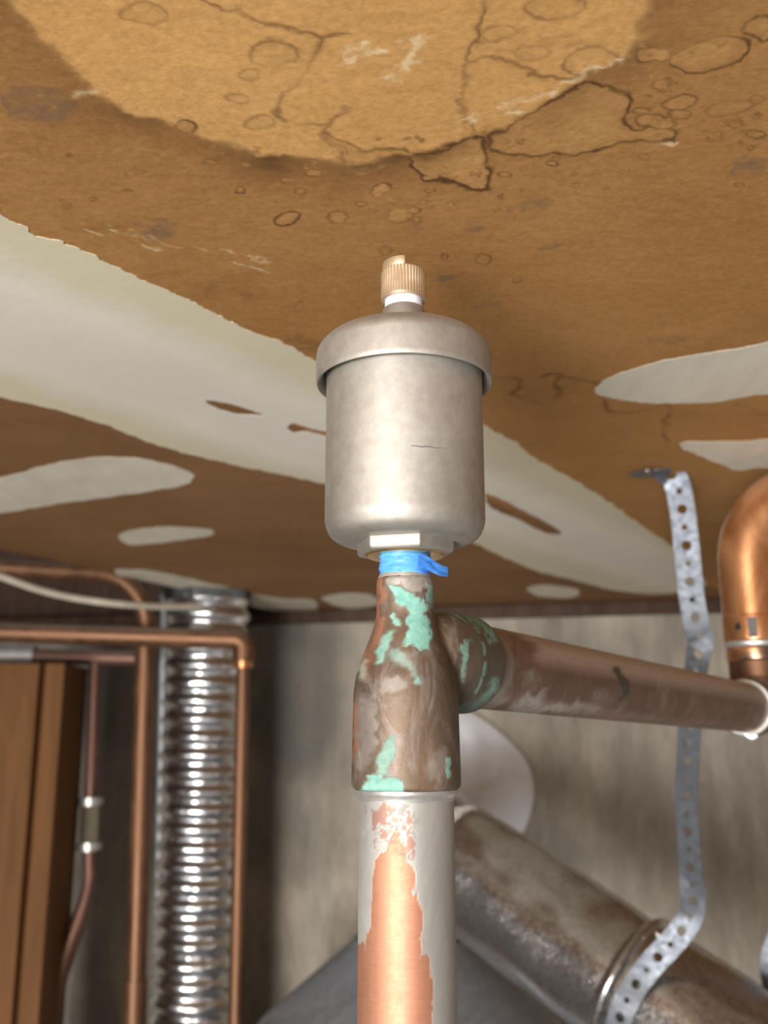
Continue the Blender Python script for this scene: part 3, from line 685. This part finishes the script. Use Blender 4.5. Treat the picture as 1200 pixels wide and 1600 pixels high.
m.color(c); m.metal(m.math('SUBTRACT', 0.72, g)); m.rough(m.math('ADD', m.val(f2, 0.3, 0.7, 0.54, 0.62), m.math('MULTIPLY', r, 0.04)))
m.bump(m.math('ADD', m.math('MULTIPLY', f2, 0.3), m.math('MULTIPLY', r, 0.6)), 0.3, 0.0004); RISERM = m.m
ztop = zc(1232); zz = [0.0, 0.5, 1.0]+list(np.linspace(zc(1700), zc(1240), 240))+[ztop]
tag_r = thing('copper_riser_pipe', 'bright vertical copper pipe with solder streaks below the tee', 'pipe', (AX, AY, 0.0))
rz_ = obj('pipe', lathe_bm([(RP, z) for z in zz], 180, AXV), RISERM, tag_r)
cr = coords(rz_); pr2 = project(cr); fr = cr[:, 1] < AY+0.004
jr = np.stack([fnoise(cr[:, 0]*500, cr[:, 2]*160, 1), fnoise(cr[:, 0]*500, cr[:, 2]*160, 5)], 1)*np.array([6, 10])
so = np.zeros((len(cr), 4)); PR = pr2+jr
hole = [(617, 1298), (604, 1328), (588, 1342), (583, 1370), (577, 1400), (574, 1440), (571, 1476), (540, 1478), (530, 1800), (672, 1800), (677, 1560), (677, 1497), (659, 1495), (655, 1470), (660, 1440), (651, 1400), (640, 1355), (630, 1325), (625, 1298)]
d = sdf(PR, np.array(hole, float), True, 40.0); so[:, 0] = np.where(fr, sst(d, -1.5, 1.5), 1.0)
d = sdf(pr2+jr*1.6, np.array([(572, 1255), (640, 1258), (660, 1290), (648, 1335), (632, 1345), (605, 1335), (585, 1325), (574, 1300)], float), True, 40.0)
sp = fnoise(cr[:, 0]*700, cr[:, 2]*500, 17)
so[:, 2] = 0.75*sst(-d, -6, 6)*(sp > 0.05)*fr; so[:, 1] = 0.5*sst(-d, -6, 6)*(sp < -0.55)*fr
d = sdf(PR, np.array([(590, 1500), (595, 1460), (655, 1462), (658, 1500), (655, 1800), (600, 1800)], float), True, 40.0)
set_attr(rz_, 'solder', np.clip(so, 0, 1))
rs = rp(80, 1240)
obj('solder_ring', lathe_bm(round_profile([(RP, zc(1250)), (RP+0.0004, zc(1244)), (rs, zc(1238)), (rs, zc(1233))], 0.0004), 96, AXV, rfun=lambda r, h, a: r+0.00015*math.sin(a*5)), SOLDER, tag_r)['label'] = 'silvery ring of solder under the tee'

# horizontal pipe --------------------------------------------------------
m = Mat('dusty_copper_pipe', 0.5, 0.6)
r, g, b_, a_ = m.attr('wear'); f = m.noise(45, 6, 0.65, (1, 1, 1), 0.6); f2 = m.noise(420, 5, 0.7); f3 = m.noise(90, 5, 0.6, (1, 1, 1), 1.2)
c = m.ramp(f, [(0.3, (0.155, 0.088, 0.062)), (0.7, (0.225, 0.130, 0.092))]); c = m.mix(m.val(f3, 0.55, 0.72, 0, 0.55), c, (0.33, 0.27, 0.23))
c = m.mix(b_, c, (0.44, 0.42, 0.38)); du = m.math('MULTIPLY', m.upness(-0.02, 0.55), m.val(f2, 0.25, 0.5, 0.55, 0.95)); du = m.math('MULTIPLY', du, r)
c = m.mix(du, c, (0.40, 0.32, 0.25)); c = m.mix(g, c, (0.028, 0.028, 0.024)); m.color(c)
m.metal(m.math('SUBTRACT', 0.62, m.math('ADD', du, g))); m.bump(f2, 0.25, 0.0004); BRANCHM = m.m
PR0 = BO+BD*CUPL; R1 = 0.0143
hp = thing('copper_branch_pipe', 'dusty horizontal copper pipe running from the tee to the right elbow', 'pipe', tuple(PR0-Vector((0, 0, R1))))
ho = obj('pipe', tube_bm(line(PR0-BD*0.001, Ebr, 260), R1, 96), BRANCHM, hp)
ch = coords(ho); ph = project(ch); al = (ch-np.array(PR0))@np.array(BD); we = np.zeros((len(ch), 4))
we[:, 0] = sst(al+0.006*fnoise(ch[:, 2]*200, ch[:, 0]*60, 2), 0.018, 0.032)
jh = np.stack([fnoise(ch[:, 0]*300, ch[:, 2]*300, 1), fnoise(ch[:, 0]*300, ch[:, 2]*300, 5)], 1)*4
fh = ((np.array([0, 0, CAMZ])-ch)*vnormals(ho)).sum(1) > 0
for poly, a in (([(962, 1042), (975, 1050), (984, 1068), (980, 1090), (970, 1094), (972, 1074), (966, 1060), (955, 1052)], .9), ([(966, 1082), (970, 1084), (970, 1098), (966, 1096)], .7)):
    d = sdf(ph+jh, smooth_loop(poly, 4), True, 30.0); we[:, 1] = np.maximum(we[:, 1], a*sst(-d, -2.5, 2.5)*fh)
rag = fnoise(ch[:, 0]*110, ch[:, 1]*110, 8)
we[:, 2] = np.clip(sst(-al+0.006*rag, -0.012, -0.004)*0.45, 0, 1)
for poly, a in (([(800, 1105), (830, 1085), (852, 1072), (848, 1092), (870, 1098), (930, 1100), (940, 1112), (860, 1112), (800, 1114)], .7), ([(930, 1075), (960, 1090), (940, 1110), (920, 1108)], .3), ([(822, 1050), (840, 1045), (838, 1065)], .5)):
    d = sdf(ph+jh*1.5, smooth_loop(poly, 4), True, 40.0); we[:, 2] = np.maximum(we[:, 2], a*sst(-d, -6, 6)*fh*(0.6+0.4*(rag > 0)))
set_attr(ho, 'wear', np.clip(we, 0, 1))

# elbow at the end of the horizontal pipe, stub and long elbow above it ----------
Cc = Ebr+BD*0.026; UP = Vector((0, 0, 1))
ztop1 = atY(1190, 1004, Cc.y).z
RF = 0.0163
e1 = thing('copper_elbow', 'brown copper elbow joining the horizontal pipe to the upright stub', 'pipe fitting', tuple(Ebr))
pth = bend([Ebr-BD*0.004, Cc, Cc+UP*0.030], 0.020, 14)
obj('elbow_body', tube_bm(pth, RF, 56), COPPER_OLD, e1)
rim = tube_bm([Ebr-BD*0.0062, Ebr-BD*0.0052, Ebr-BD*0.0038, Ebr-BD*0.003], lambda s: 0.0160+0.0006*math.sin(s*900), 56)
obj('solder_rim', rim, SOLDER, e1)['label'] = 'silvery solder rim'
bm = tube_bm(resample([Ebr-BD*0.0045+Vector((-0.001, 0, -0.0152)), Ebr-BD*0.0045+Vector((0.002, -0.001, -0.0172)), Ebr-BD*0.0045+Vector((0.0045, -0.002, -0.0158))], 0.0006), lambda s: 0.0022, 16)
obj('solder_drip', bm, SOLDER, e1)['label'] = 'shiny solder drip hanging under the elbow rim'
m = Mat('heat_marked_copper', 0.3, 0.9); f = m.noise(60, 5, 0.65, (1, 1, 1), 0.7); g = m.noise(22, 4, 0.6, (1, 1, 1), 1.0)
c = m.ramp(f, [(0.3, (0.55, 0.24, 0.11)), (0.7, (0.78, 0.40, 0.20))]); c = m.mix(m.val(g, 0.55, 0.62, 0, 0.8), c, (0.12, 0.11, 0.10)); m.color(c); HEATM = m.m
e2 = thing('copper_stub_pipe', 'short upright copper stub with heat-blackened solder joint below the large elbow', 'pipe', tuple(Cc+UP*0.030))
RS = 0.0172
obj('pipe', lathe_bm(round_profile([(RS*0.9, Cc.z+0.028), (RS, Cc.z+0.030), (RS, ztop1-0.0045), (RS*0.98, ztop1-0.0035)], 0.0008), 64, (Cc.x, Cc.y, 0)), HEATM, e2)
obj('solder_ring', lathe_bm(round_profile([(RS*0.9, ztop1-0.0040), (RS+0.0007, ztop1-0.0030), (RS+0.0014, ztop1-0.001), (RS+0.0010, ztop1+0.0002), (RS*0.9, ztop1+0.0004)], 0.0006), 64, (Cc.x, Cc.y, 0), rfun=lambda r, h, a: r+0.0003*math.sin(a*4)), SOLDER, e2)['label'] = 'pale lumpy solder ring'
e3 = thing('copper_long_elbow', 'shiny copper elbow curving up and away at the right edge', 'pipe fitting', (Cc.x, Cc.y, ztop1))
zk = atY(1190, 962, Cc.y).z; RB = 0.0182
zc2 = atY(1190, 850, Cc.y).z
obj('cup', lathe_bm(round_profile([(RB*0.96, ztop1), (RB, ztop1+0.001), (RB, zk-0.001), (RB*0.975, zk)], 0.0006), 72, (Cc.x, Cc.y, 0)), COPPER_BRIGHT, e3)
apex = atY(1190, 768, Cc.y).z
SIDE = Vector((1.0, -0.02, 0)).normalized()
base = Vector((Cc.x, Cc.y, zk-0.0005)); top = Vector((Cc.x, Cc.y, apex))
pth = bend([base, top, top+SIDE*0.16], 0.0465, 24)
obj('bend', tube_bm(pth, RB*0.985, 72), COPPER_BRIGHT, e3)
# punched mark and dark printed sticker on the cup
def cyl_patch(px, py, w, h, mat, name, R, off=0.00012, n=8):
    P = None; r_ = ray(px, py); o = Vector((0, 0, CAMZ)); dx, dy = r_.x, r_.y
    a = dx*dx+dy*dy; b = -2*(dx*Cc.x+dy*Cc.y); c = Cc.x**2+Cc.y**2-R*R
    t = (-b-math.sqrt(max(b*b-4*a*c, 0)))/(2*a); P = o+r_*t; ang = math.atan2(P.y-Cc.y, P.x-Cc.x)
    bm = bmesh.new(); V = []
    for i in range(n+1):
        aa = ang+(i/n-0.5)*w/R; V.append([bm.verts.new((Cc.x+(R+off)*math.cos(aa), Cc.y+(R+off)*math.sin(aa), P.z+s*h/2)) for s in (-1, 1)])
    for A, B in zip(V, V[1:]): bm.faces.new((A[0], B[0], B[1], A[1]))
    return obj(name, bm, mat, e3, 0)
cyl_patch(1153, 979, 0.0035, 0.0042, BLACK, 'punch_mark', RB); cyl_patch(1176, 980, 0.0052, 0.0125, simple('grey_print', (0.10, 0.085, 0.08), 0.6), 'printed_mark', RB)

# ================================================================== FLUE DUCT, HOOD, STRAP
RD = 0.052
P1, P2 = atd(756, 1376, 0.848), atd(1092, 1616, 0.71)
DD = (P2-P1).normalized()
PEND = P1+DD*0.48
neck = Vector((atd(640, 1480, 0.98).x, atd(640, 1480, 0.98).y, 0))
znk = atY(640, 1470, neck.y).z
duct = thing('flue_duct', 'shiny galvanized round duct slanting down to the right behind the riser', 'duct', (neck.x, neck.y, znk-0.01))
axis_top = P1-DD*0.068
pth = bend([Vector((neck.x, neck.y, znk+0.0055)), Vector((neck.x, neck.y, axis_top.z+0.012)), P1-DD*0.028], 0.045, 14)
m = None
obj('elbow', tube_bm(pth, RD*0.995, 64), DUCTM, duct)
PM = atd(985, 1545, 0.75); sM = (PM-P1).dot(DD)
def dents(R, s, a): return R*(1+0.012*math.sin(a*2+s*31)+0.008*math.sin(a*5-s*67)+0.006*math.sin(a*3+s*140))
L1 = [P1+DD*(-0.03+(sM+0.035)*i/40) for i in range(41)]
obj('pipe_section', tube_bm(L1, RD, 96, rfun=dents), DUCTM, duct)
L2 = [P1+DD*(sM+0.004+(0.48-sM)*i/50) for i in range(51)]
obj('pipe_section', tube_bm(L2, RD+0.0018, 96, rfun=dents), DUCTM, duct)
L3 = [P1+DD*(sM-0.004+0.012*i/12) for i in range(13)]
obj('collar_bead', tube_bm(L3, lambda s: RD+0.0014+0.0042*math.sin(min(max(s/0.012, 0), 1)*math.pi), 96), DUCTM, duct)['label'] = 'raised bead ring at the duct joint'
def on_duct(px, py, R):
    o = Vector((0, 0, CAMZ)); d = ray(px, py); w = o-P1
    dd = d-DD*d.dot(DD); ww = w-DD*w.dot(DD)
    a, b, c = dd.dot(dd), 2*dd.dot(ww), ww.dot(ww)-R*R; disc = b*b-4*a*c
    if disc < 0: disc = 0
    return o+d*((-b-math.sqrt(disc))/(2*a))
# screw in the collar
sb = on_duct(1040, 1474, RD+0.002); sdir = (atd(1026, 1458, depth_of(sb))-atd(1040, 1474, depth_of(sb))).normalized()
scr = thing('sheet_metal_screw', 'small silver screw sticking out of the duct collar beside the strap', 'screw', tuple(sb))
bm = lathe_bm([(0.0019, -0.003)]+[(0.0019+(0.0005 if i % 2 else 0), i*0.0009) for i in range(11)]+[(0.0004, 0.0115)], 20, sb, sdir)
obj('shank', bm, simple('screw_steel', (0.72, 0.70, 0.68), 0.25, 0.9), scr)
# hood and tank under the duct
hood = thing('draft_hood', 'dark grey sheet metal hood sloping out low behind the riser', 'hood', (neck.x, neck.y, 0.0))
zl = znk-0.080
prof = round_profile([(RD+0.104, 0.0), (RD+0.104, zl-0.05), (RD+0.104, zl), (RD+0.012, znk-0.004), (RD+0.004, znk+0.004)], 0.008, 5)
obj('hood_body', lathe_bm(prof, 72, (neck.x, neck.y, 0)), HOODM, hood)

# perforated hanger strap
def ribbon(samples, normals, width, cell, mat, parent, name, thick=0.0009, hole=(0.30, 0.19)):
    """strap with a punched hole in every cell along the path"""
    P = samples; S = [0]
    for a, b in zip(P, P[1:]): S.append(S[-1]+(b-a).length)
    def frame(s):
        s = min(max(s, 0), S[-1]); i = min(max(np.searchsorted(S, s)-1, 0), len(P)-2); t = (s-S[i])/max(S[i+1]-S[i], 1e-9)
        p = P[i].lerp(P[i+1], t); tg = (P[min(i+2, len(P)-1)]-P[max(i-1, 0)]).normalized(); nn = normals[i].lerp(normals[i+1], t)
        w = tg.cross(nn).normalized(); return p, w
    bm = bmesh.new(); n = int(S[-1]/cell); cache = {}
    def vert(s, t):
        k = (round(s, 6), round(t, 5))
        if k not in cache:
            p, w = frame(s); cache[k] = bm.verts.new(p+w*t)
        return cache[k]
    H = width/2
    for c_ in range(n):
        s0 = c_*cell; mid = s0+cell/2; hr = width*hole[c_ % 2]*0.5*1.0
        NN = 12; outer = []
        for j in range(NN):
            a = 2*math.pi*j/NN; x, y = math.cos(a), math.sin(a); k = 1/max(abs(x), abs(y))
            outer.append((mid+x*k*cell/2, y*k*H))
        corner = {(1, 1), (1, -1), (-1, 1), (-1, -1)}
        out = []
        for j in range(NN):
            a, b = outer[j], outer[(j+1) % NN]; out.append(a)
            ax, bx = abs(abs(a[0]-mid)-cell/2) < 1e-7, abs(abs(b[0]-mid)-cell/2) < 1e-7
            ay, by = abs(abs(a[1])-H) < 1e-7, abs(abs(b[1])-H) < 1e-7
            if not ((ax and bx) or (ay and by)):
                out.append((mid+math.copysign(cell/2, (a[0]+b[0])/2-mid), math.copysign(H, (a[1]+b[1])/2)))
        ov = [vert(*p) for p in out]
        iv = [vert(mid+hr*math.cos(math.atan2(p[1]/H, (p[0]-mid)/(cell/2))), hr*math.sin(math.atan2(p[1]/H, (p[0]-mid)/(cell/2)))) for p in out]
        for j in range(len(ov)):
            q = (j+1) % len(ov)
            try: bm.faces.new((ov[j], ov[q], iv[q], iv[j]))
            except ValueError: pass
    bmesh.ops.recalc_face_normals(bm, faces=bm.faces)
    bmesh.ops.solidify(bm, geom=bm.faces[:], thickness=thick)
    return obj(name, bm, mat, parent, 30)
pts, nrm = [], []; FR2 = Vector((-0.72, -0.70, 0.05)).normalized()
DN, FR = Vector((0, 0, -1)), Vector((-0.25, -1, 0.1)).normalized()
for (px, py, n_) in ((996, 737, DN), (1012, 740, DN), (1030, 738, DN)):
    pts.append(atC(px, py, CEIL-0.0016)); nrm.append(DN)
for (px, py, Y) in ((1048, 741, .650), (1058, 757, .652), (1064, 785, .655), (1070, 830, .66), (1075, 880, .665), (1080, 930, .67), (1088, 975, .672), (1094, 1005, .675), (1088, 1045, .68), (1079, 1120, .69),
                    (1075, 1190, .70), (1073, 1240, .708), (1076, 1300, .715), (1080, 1360, .722), (1083, 1400, .73), (1079, 1430, .736)):
    pts.append(atY(px, py, Y)); nrm.append((DN*0.6+FR).normalized() if py < 760 else (FR2 if 1040 < py < 1380 else FR))
low = ((1062, 1458), (1041, 1482), (1019, 1505), (998, 1532), (980, 1562), (969, 1590), (961, 1625), (957, 1665))
yk, y4 = 0.736, on_duct(998, 1532, RD+0.0085).y
for k, (px, py) in enumerate(low):
    p = on_duct(px, py, RD+0.0085); q = p-P1; gap = (q-DD*q.dot(DD)).length
    if k < 3:
        yy = yk+(y4-yk)*(k+1)/4; p = atY(px, py, min(yy, p.y) if gap < RD+0.0086 else yy); nrm.append(FR)
    else: nrm.append(((q-DD*q.dot(DD)).normalized()*0.5+FR*0.5).normalized())
    pts.append(p)
tot = resample(pts, 0.003)
cum = np.concatenate([[0], np.cumsum([(b-a).length for a, b in zip(pts, pts[1:])])]); cs = np.linspace(0, cum[-1], len(tot))
nn = [Vector([np.interp(s, cum, [n[k] for n in nrm]) for k in range(3)]).normalized() for s in cs]
strap = thing('hanger_strap', 'grey perforated metal hanger strap dropping from ceiling to duct', 'strap', tuple(pts[0]))
ribbon(tot, nn, 0.0172, 0.0128, GALV, strap, 'strap_band', hole=(0.40, 0.24))
sp_ = atC(1012, 738, CEIL-0.0028)
obj('screw_head', lathe_bm(round_profile([(0.0006, -0.0022), (0.0032, -0.0018), (0.0046, 0.0), (0.0046, 0.0008)], 0.0006), 24, sp_), simple('screw_dark', (0.30, 0.28, 0.27), 0.35, 0.9), strap)
# second strap loop at the frame edge
pts2 = [atC(1290, 760, CEIL-0.0015)]+[atY(x, y, .8) for x, y in ((1275, 900), (1262, 1100), (1248, 1300), (1234, 1400), (1216, 1460), (1203, 1500), (1206, 1540), (1224, 1575))]
s2 = resample(pts2, 0.004); st2 = thing('hanger_strap', 'curved grey metal strap just showing at the right frame edge', 'strap', tuple(pts2[0]))
ribbon(s2, [FR]*len(s2), 0.014, 0.0128, GALV, st2, 'strap_band', hole=(0.3, 0.2))

# white crumpled plastic on the wall behind the tee
m = Mat('white_plastic_sheet', 0.38); f = m.noise(9, 4, 0.5, (1, 1, 1), 0.8); m.color(m.ramp(f, [(0.3, (0.82, 0.82, 0.84)), (0.7, (0.92, 0.92, 0.94))])); m.bump(f, 0.5, 0.01)
m.b.inputs['Subsurface Weight'].default_value = 0.0
wc = atW(716, 1232, 0.002); rwp = 118/F*depth_of(wc)
bm = bmesh.new(); rows = []
for i in range(25):
    t = i/24; ring = []
    for k in range(72):
        a = 2*math.pi*k/72; rr = rwp*t*(1+0.035*math.cos(3*a+1)+0.02*math.sin(5*a))
        hgt = 0.055*(1-t**2.6)+0.004*math.sin(a*5+t*7)*t*(1-t)*4+0.004*math.sin(a*9-t*12)*t*(1-t)*3
        ring.append(bm.verts.new(wc+WD*(rr*math.cos(a))+Vector((0, 0, rr*math.sin(a)*1.0))+WN*max(hgt, 0.0)))
    rows.append(ring)
for A, B in zip(rows, rows[1:]):
    for k in range(72): bm.faces.new((A[k], A[(k+1) % 72], B[(k+1) % 72], B[k]))
bmesh.ops.remove_doubles(bm, verts=bm.verts[:], dist=1e-5); bm.faces.new(rows[-1]); bmesh.ops.recalc_face_normals(bm, faces=bm.faces)
tag(obj('plastic_wrap', bm, m.m, sharp=0), 'bulging white plastic wrap on the concrete wall behind the tee', 'plastic wrap')

# ================================================================== LEFT: DUCT, PIPES, STUDS, CABLE
def px_r(d_px, depth): return d_px/2/F*depth
# crinkled foil duct
da, db = atY(322, 1060, 1.24), atY(306, 1600, 1.24)
dxy = Vector((da.x, da.y)); RFD = 0.0515
lean = (db-da)/(db.z-da.z)
def foilaxis(z): return da+lean*(z-da.z)
def foilr(R, s, a):
    z = s; w = math.sin(2*math.pi*z/0.0215+0.25*math.sin(a*2))
    return R+0.0026*w+0.0009*float(vnoise(np.array(a*4.5), np.array(z*95), 3))+0.0006*float(vnoise(np.array(a*11), np.array(z*210), 8))
bm = tube_bm([foilaxis(CEIL-0.005-i*0.0027) for i in range(int((CEIL-0.01)/0.0027))], RFD, 72, rfun=foilr)
fd = thing('foil_duct', 'crinkled silver foil duct standing between the copper pipes on the left', 'duct', tuple(foilaxis(0.01)))
obj('foil_hose', bm, FOIL, fd, 0)
bm = tube_bm([foilaxis(z) for z in np.linspace(CEIL+0.08, CEIL-0.012, 12)], RFD+0.004, 48, rfun=lambda R, s, a: R+0.003*math.sin(a*6+s*90)+0.002*math.sin(a*11))
obj('tape_wrap', bm, simple('dark_grey_tape', (0.10, 0.10, 0.10), 0.45, 0.3), fd)['label'] = 'dark grey tape wrap at the duct top'
def sag(a, b, n=30): return line(a, b, n)
# front horizontal pipe > elbow > thin downpipe
dF = 1.075
pL, pC, pD = atY(-330, 978, dF), atY(381, 1000, dF), atY(368, 1600, dF)
rH, rT = 0.0111, 0.0079
t = thing('copper_cross_pipe', 'brown copper pipe crossing level in front of the foil duct', 'pipe', tuple(pL))
obj('pipe', tube_bm(line(pL, pC+(pL-pC).normalized()*0.012, 20), rH, 32), COPPER_OLD, t)
dnd = (pD-pC).normalized()
t = thing('copper_elbow', 'small copper elbow where the level pipe turns down beside the foil duct', 'pipe fitting', tuple(pC))
pth = bend([pC+(pL-pC).normalized()*0.016, pC, pC+dnd*0.024], 0.010, 10)
obj('elbow_body', tube_bm(pth, 0.0122, 28), COPPER_OLD, t)
def to_floor(a, b):
    d = b-a; k = (0.0-a.z)/d.z; return a+d*k
t = thing('copper_down_pipe', 'thin copper pipe dropping along the right side of the foil duct', 'pipe', tuple(to_floor(pC, pD)))
obj('pipe', tube_bm(line(pC+dnd*0.022, to_floor(pC, pD), 30), rT, 28), COPPER_RED if False else COPPER_OLD, t)
obj('solder_collar', tube_bm(line(pC+dnd*0.023, pC+dnd*0.031, 3), 0.0104, 28), COPPER_BRIGHT, t)['label'] = 'shiny orange collar'
# thick pipe: runs in level at the top left, turns down behind the cross pipe
dB = 1.125
qL, qC, qD = atY(-330, 868, 1.00), atY(231, 900, dB), atY(210, 1600, dB)
t = thing('copper_bent_pipe', 'thick copper pipe bending down to run upright left of the foil duct', 'pipe', tuple(to_floor(qC, qD)))
pth = bend([qL, qC, to_floor(qC, qD)], 0.060, 16)
obj('pipe', tube_bm(pth, 0.0112, 32), COPPER_OLD, t)
qj = qC+(qD-qC).normalized()*((qC-atY(212, 1530, dB)).length)
obj('coupling', tube_bm(line(qj, qj+(qD-qC).normalized()*0.30, 4), 0.0128, 32), COPPER_OLD, t)
# rear level pipe with the small branch valve
dR = 1.20
sL, sR = atY(-330, 1016, dR), atY(213, 1029, dR)
t = thing('copper_rear_pipe', 'reddish copper pipe running level under the cross pipe at far left', 'pipe', tuple(sL))
obj('pipe', tube_bm(line(sL, sR, 16), 0.0095, 24), COPPER_RED, t)
jn = sL.lerp(sR, 0.08)
for px in (38, 4):
    c0 = atY(px, 1024, dR); dv = (sR-sL).normalized()
    obj('coupling', tube_bm(line(c0-dv*0.014, c0+dv*0.014, 4), 0.0125, 24), simple('grey_solder_coupling', (0.42, 0.38, 0.34), 0.5, 0.5), t)['label'] = 'greyish coupling'
t = thing('copper_branch_line', 'narrow copper line with brass coupling bending out to the lower left', 'pipe', tuple(atY(148, 1040, dR)))
bp = [atY(149, 1034, dR), atY(146, 1120, dR), atY(143, 1200, dR), atY(140, 1330, dR), atY(140, 1372, dR), atY(132, 1410, dR-.005), atY(108, 1480, dR-.01), atY(88, 1545, dR-.015), atY(76, 1610, dR-.02), atY(66, 1720, dR-.02)]
R_ = resample(bp, 0.006); R_.append(Vector((R_[-1].x-0.02, R_[-1].y, 0.0)))
def brr(s): return 0.0075 if s < 0.275 else 0.0075+0.0022*min((s-0.275)/0.03, 1)
obj('pipe', tube_bm(R_, brr, 24), COPPER_RED, t)
ca, cb2 = atY(142, 1252, dR), atY(140, 1322, dR); dv = (cb2-ca).normalized()
obj('coupling_body', tube_bm(line(ca, cb2, 4), 0.0122, 6), simple('tarnished_brass', (0.19, 0.16, 0.105), 0.5, 0.6), t)['label'] = 'dull brass coupling body'
for c0 in (ca, cb2):
    obj('coupling_nut', tube_bm(line(c0-dv*0.0045, c0+dv*0.0045, 3), 0.0148, 24), simple('pale_nut', (0.46, 0.43, 0.39), 0.4, 0.7), t)['label'] = 'pale grey coupling nut'
# grey conduit behind the foil duct
g0, g1 = atY(256, 1010, 1.30), atY(244, 1600, 1.30)
t = thing('grey_conduit', 'thin grey conduit upright along the left side of the foil duct', 'conduit', tuple(to_floor(g0, g1)))
obj('tube', tube_bm(line(g0+(g0-g1).normalized()*0.07, to_floor(g0, g1), 12), 0.0055, 20), GREYTUBE, t)
# studs
def stud(x0, x1, py, Y, dep, label):
    a, b = atY(x0, py, Y), atY(x1, py, Y)
    o = obj('wall_stud', box_bm((a.x, Y, 0.0), (b.x, Y+dep, atY(x1, 1036, Y).z), 0.002), STUD)
    return tag(o, label, 'stud')
stud(-110, 41, 1300, 1.10, 0.09, 'brown wooden stud at the far left frame edge')
stud(44, 82, 1300, 1.115, 0.09, 'narrower brown wooden stud beside the dark wall gap')
# cream cable
cp = [atY(-260, 842, .80), atY(-100, 868, .86), atY(0, 900, .92), atY(60, 921, .96), atY(120, 935, 1.0), atY(190, 944, 1.04), atY(260, 948, 1.10), atY(316, 947, 1.155)]
t = obj('cable', tube_bm(resample(cp, 0.008), 0.0038, 16), CABLE); tag(t, 'cream cable sagging across the top left to the foil duct', 'cable')
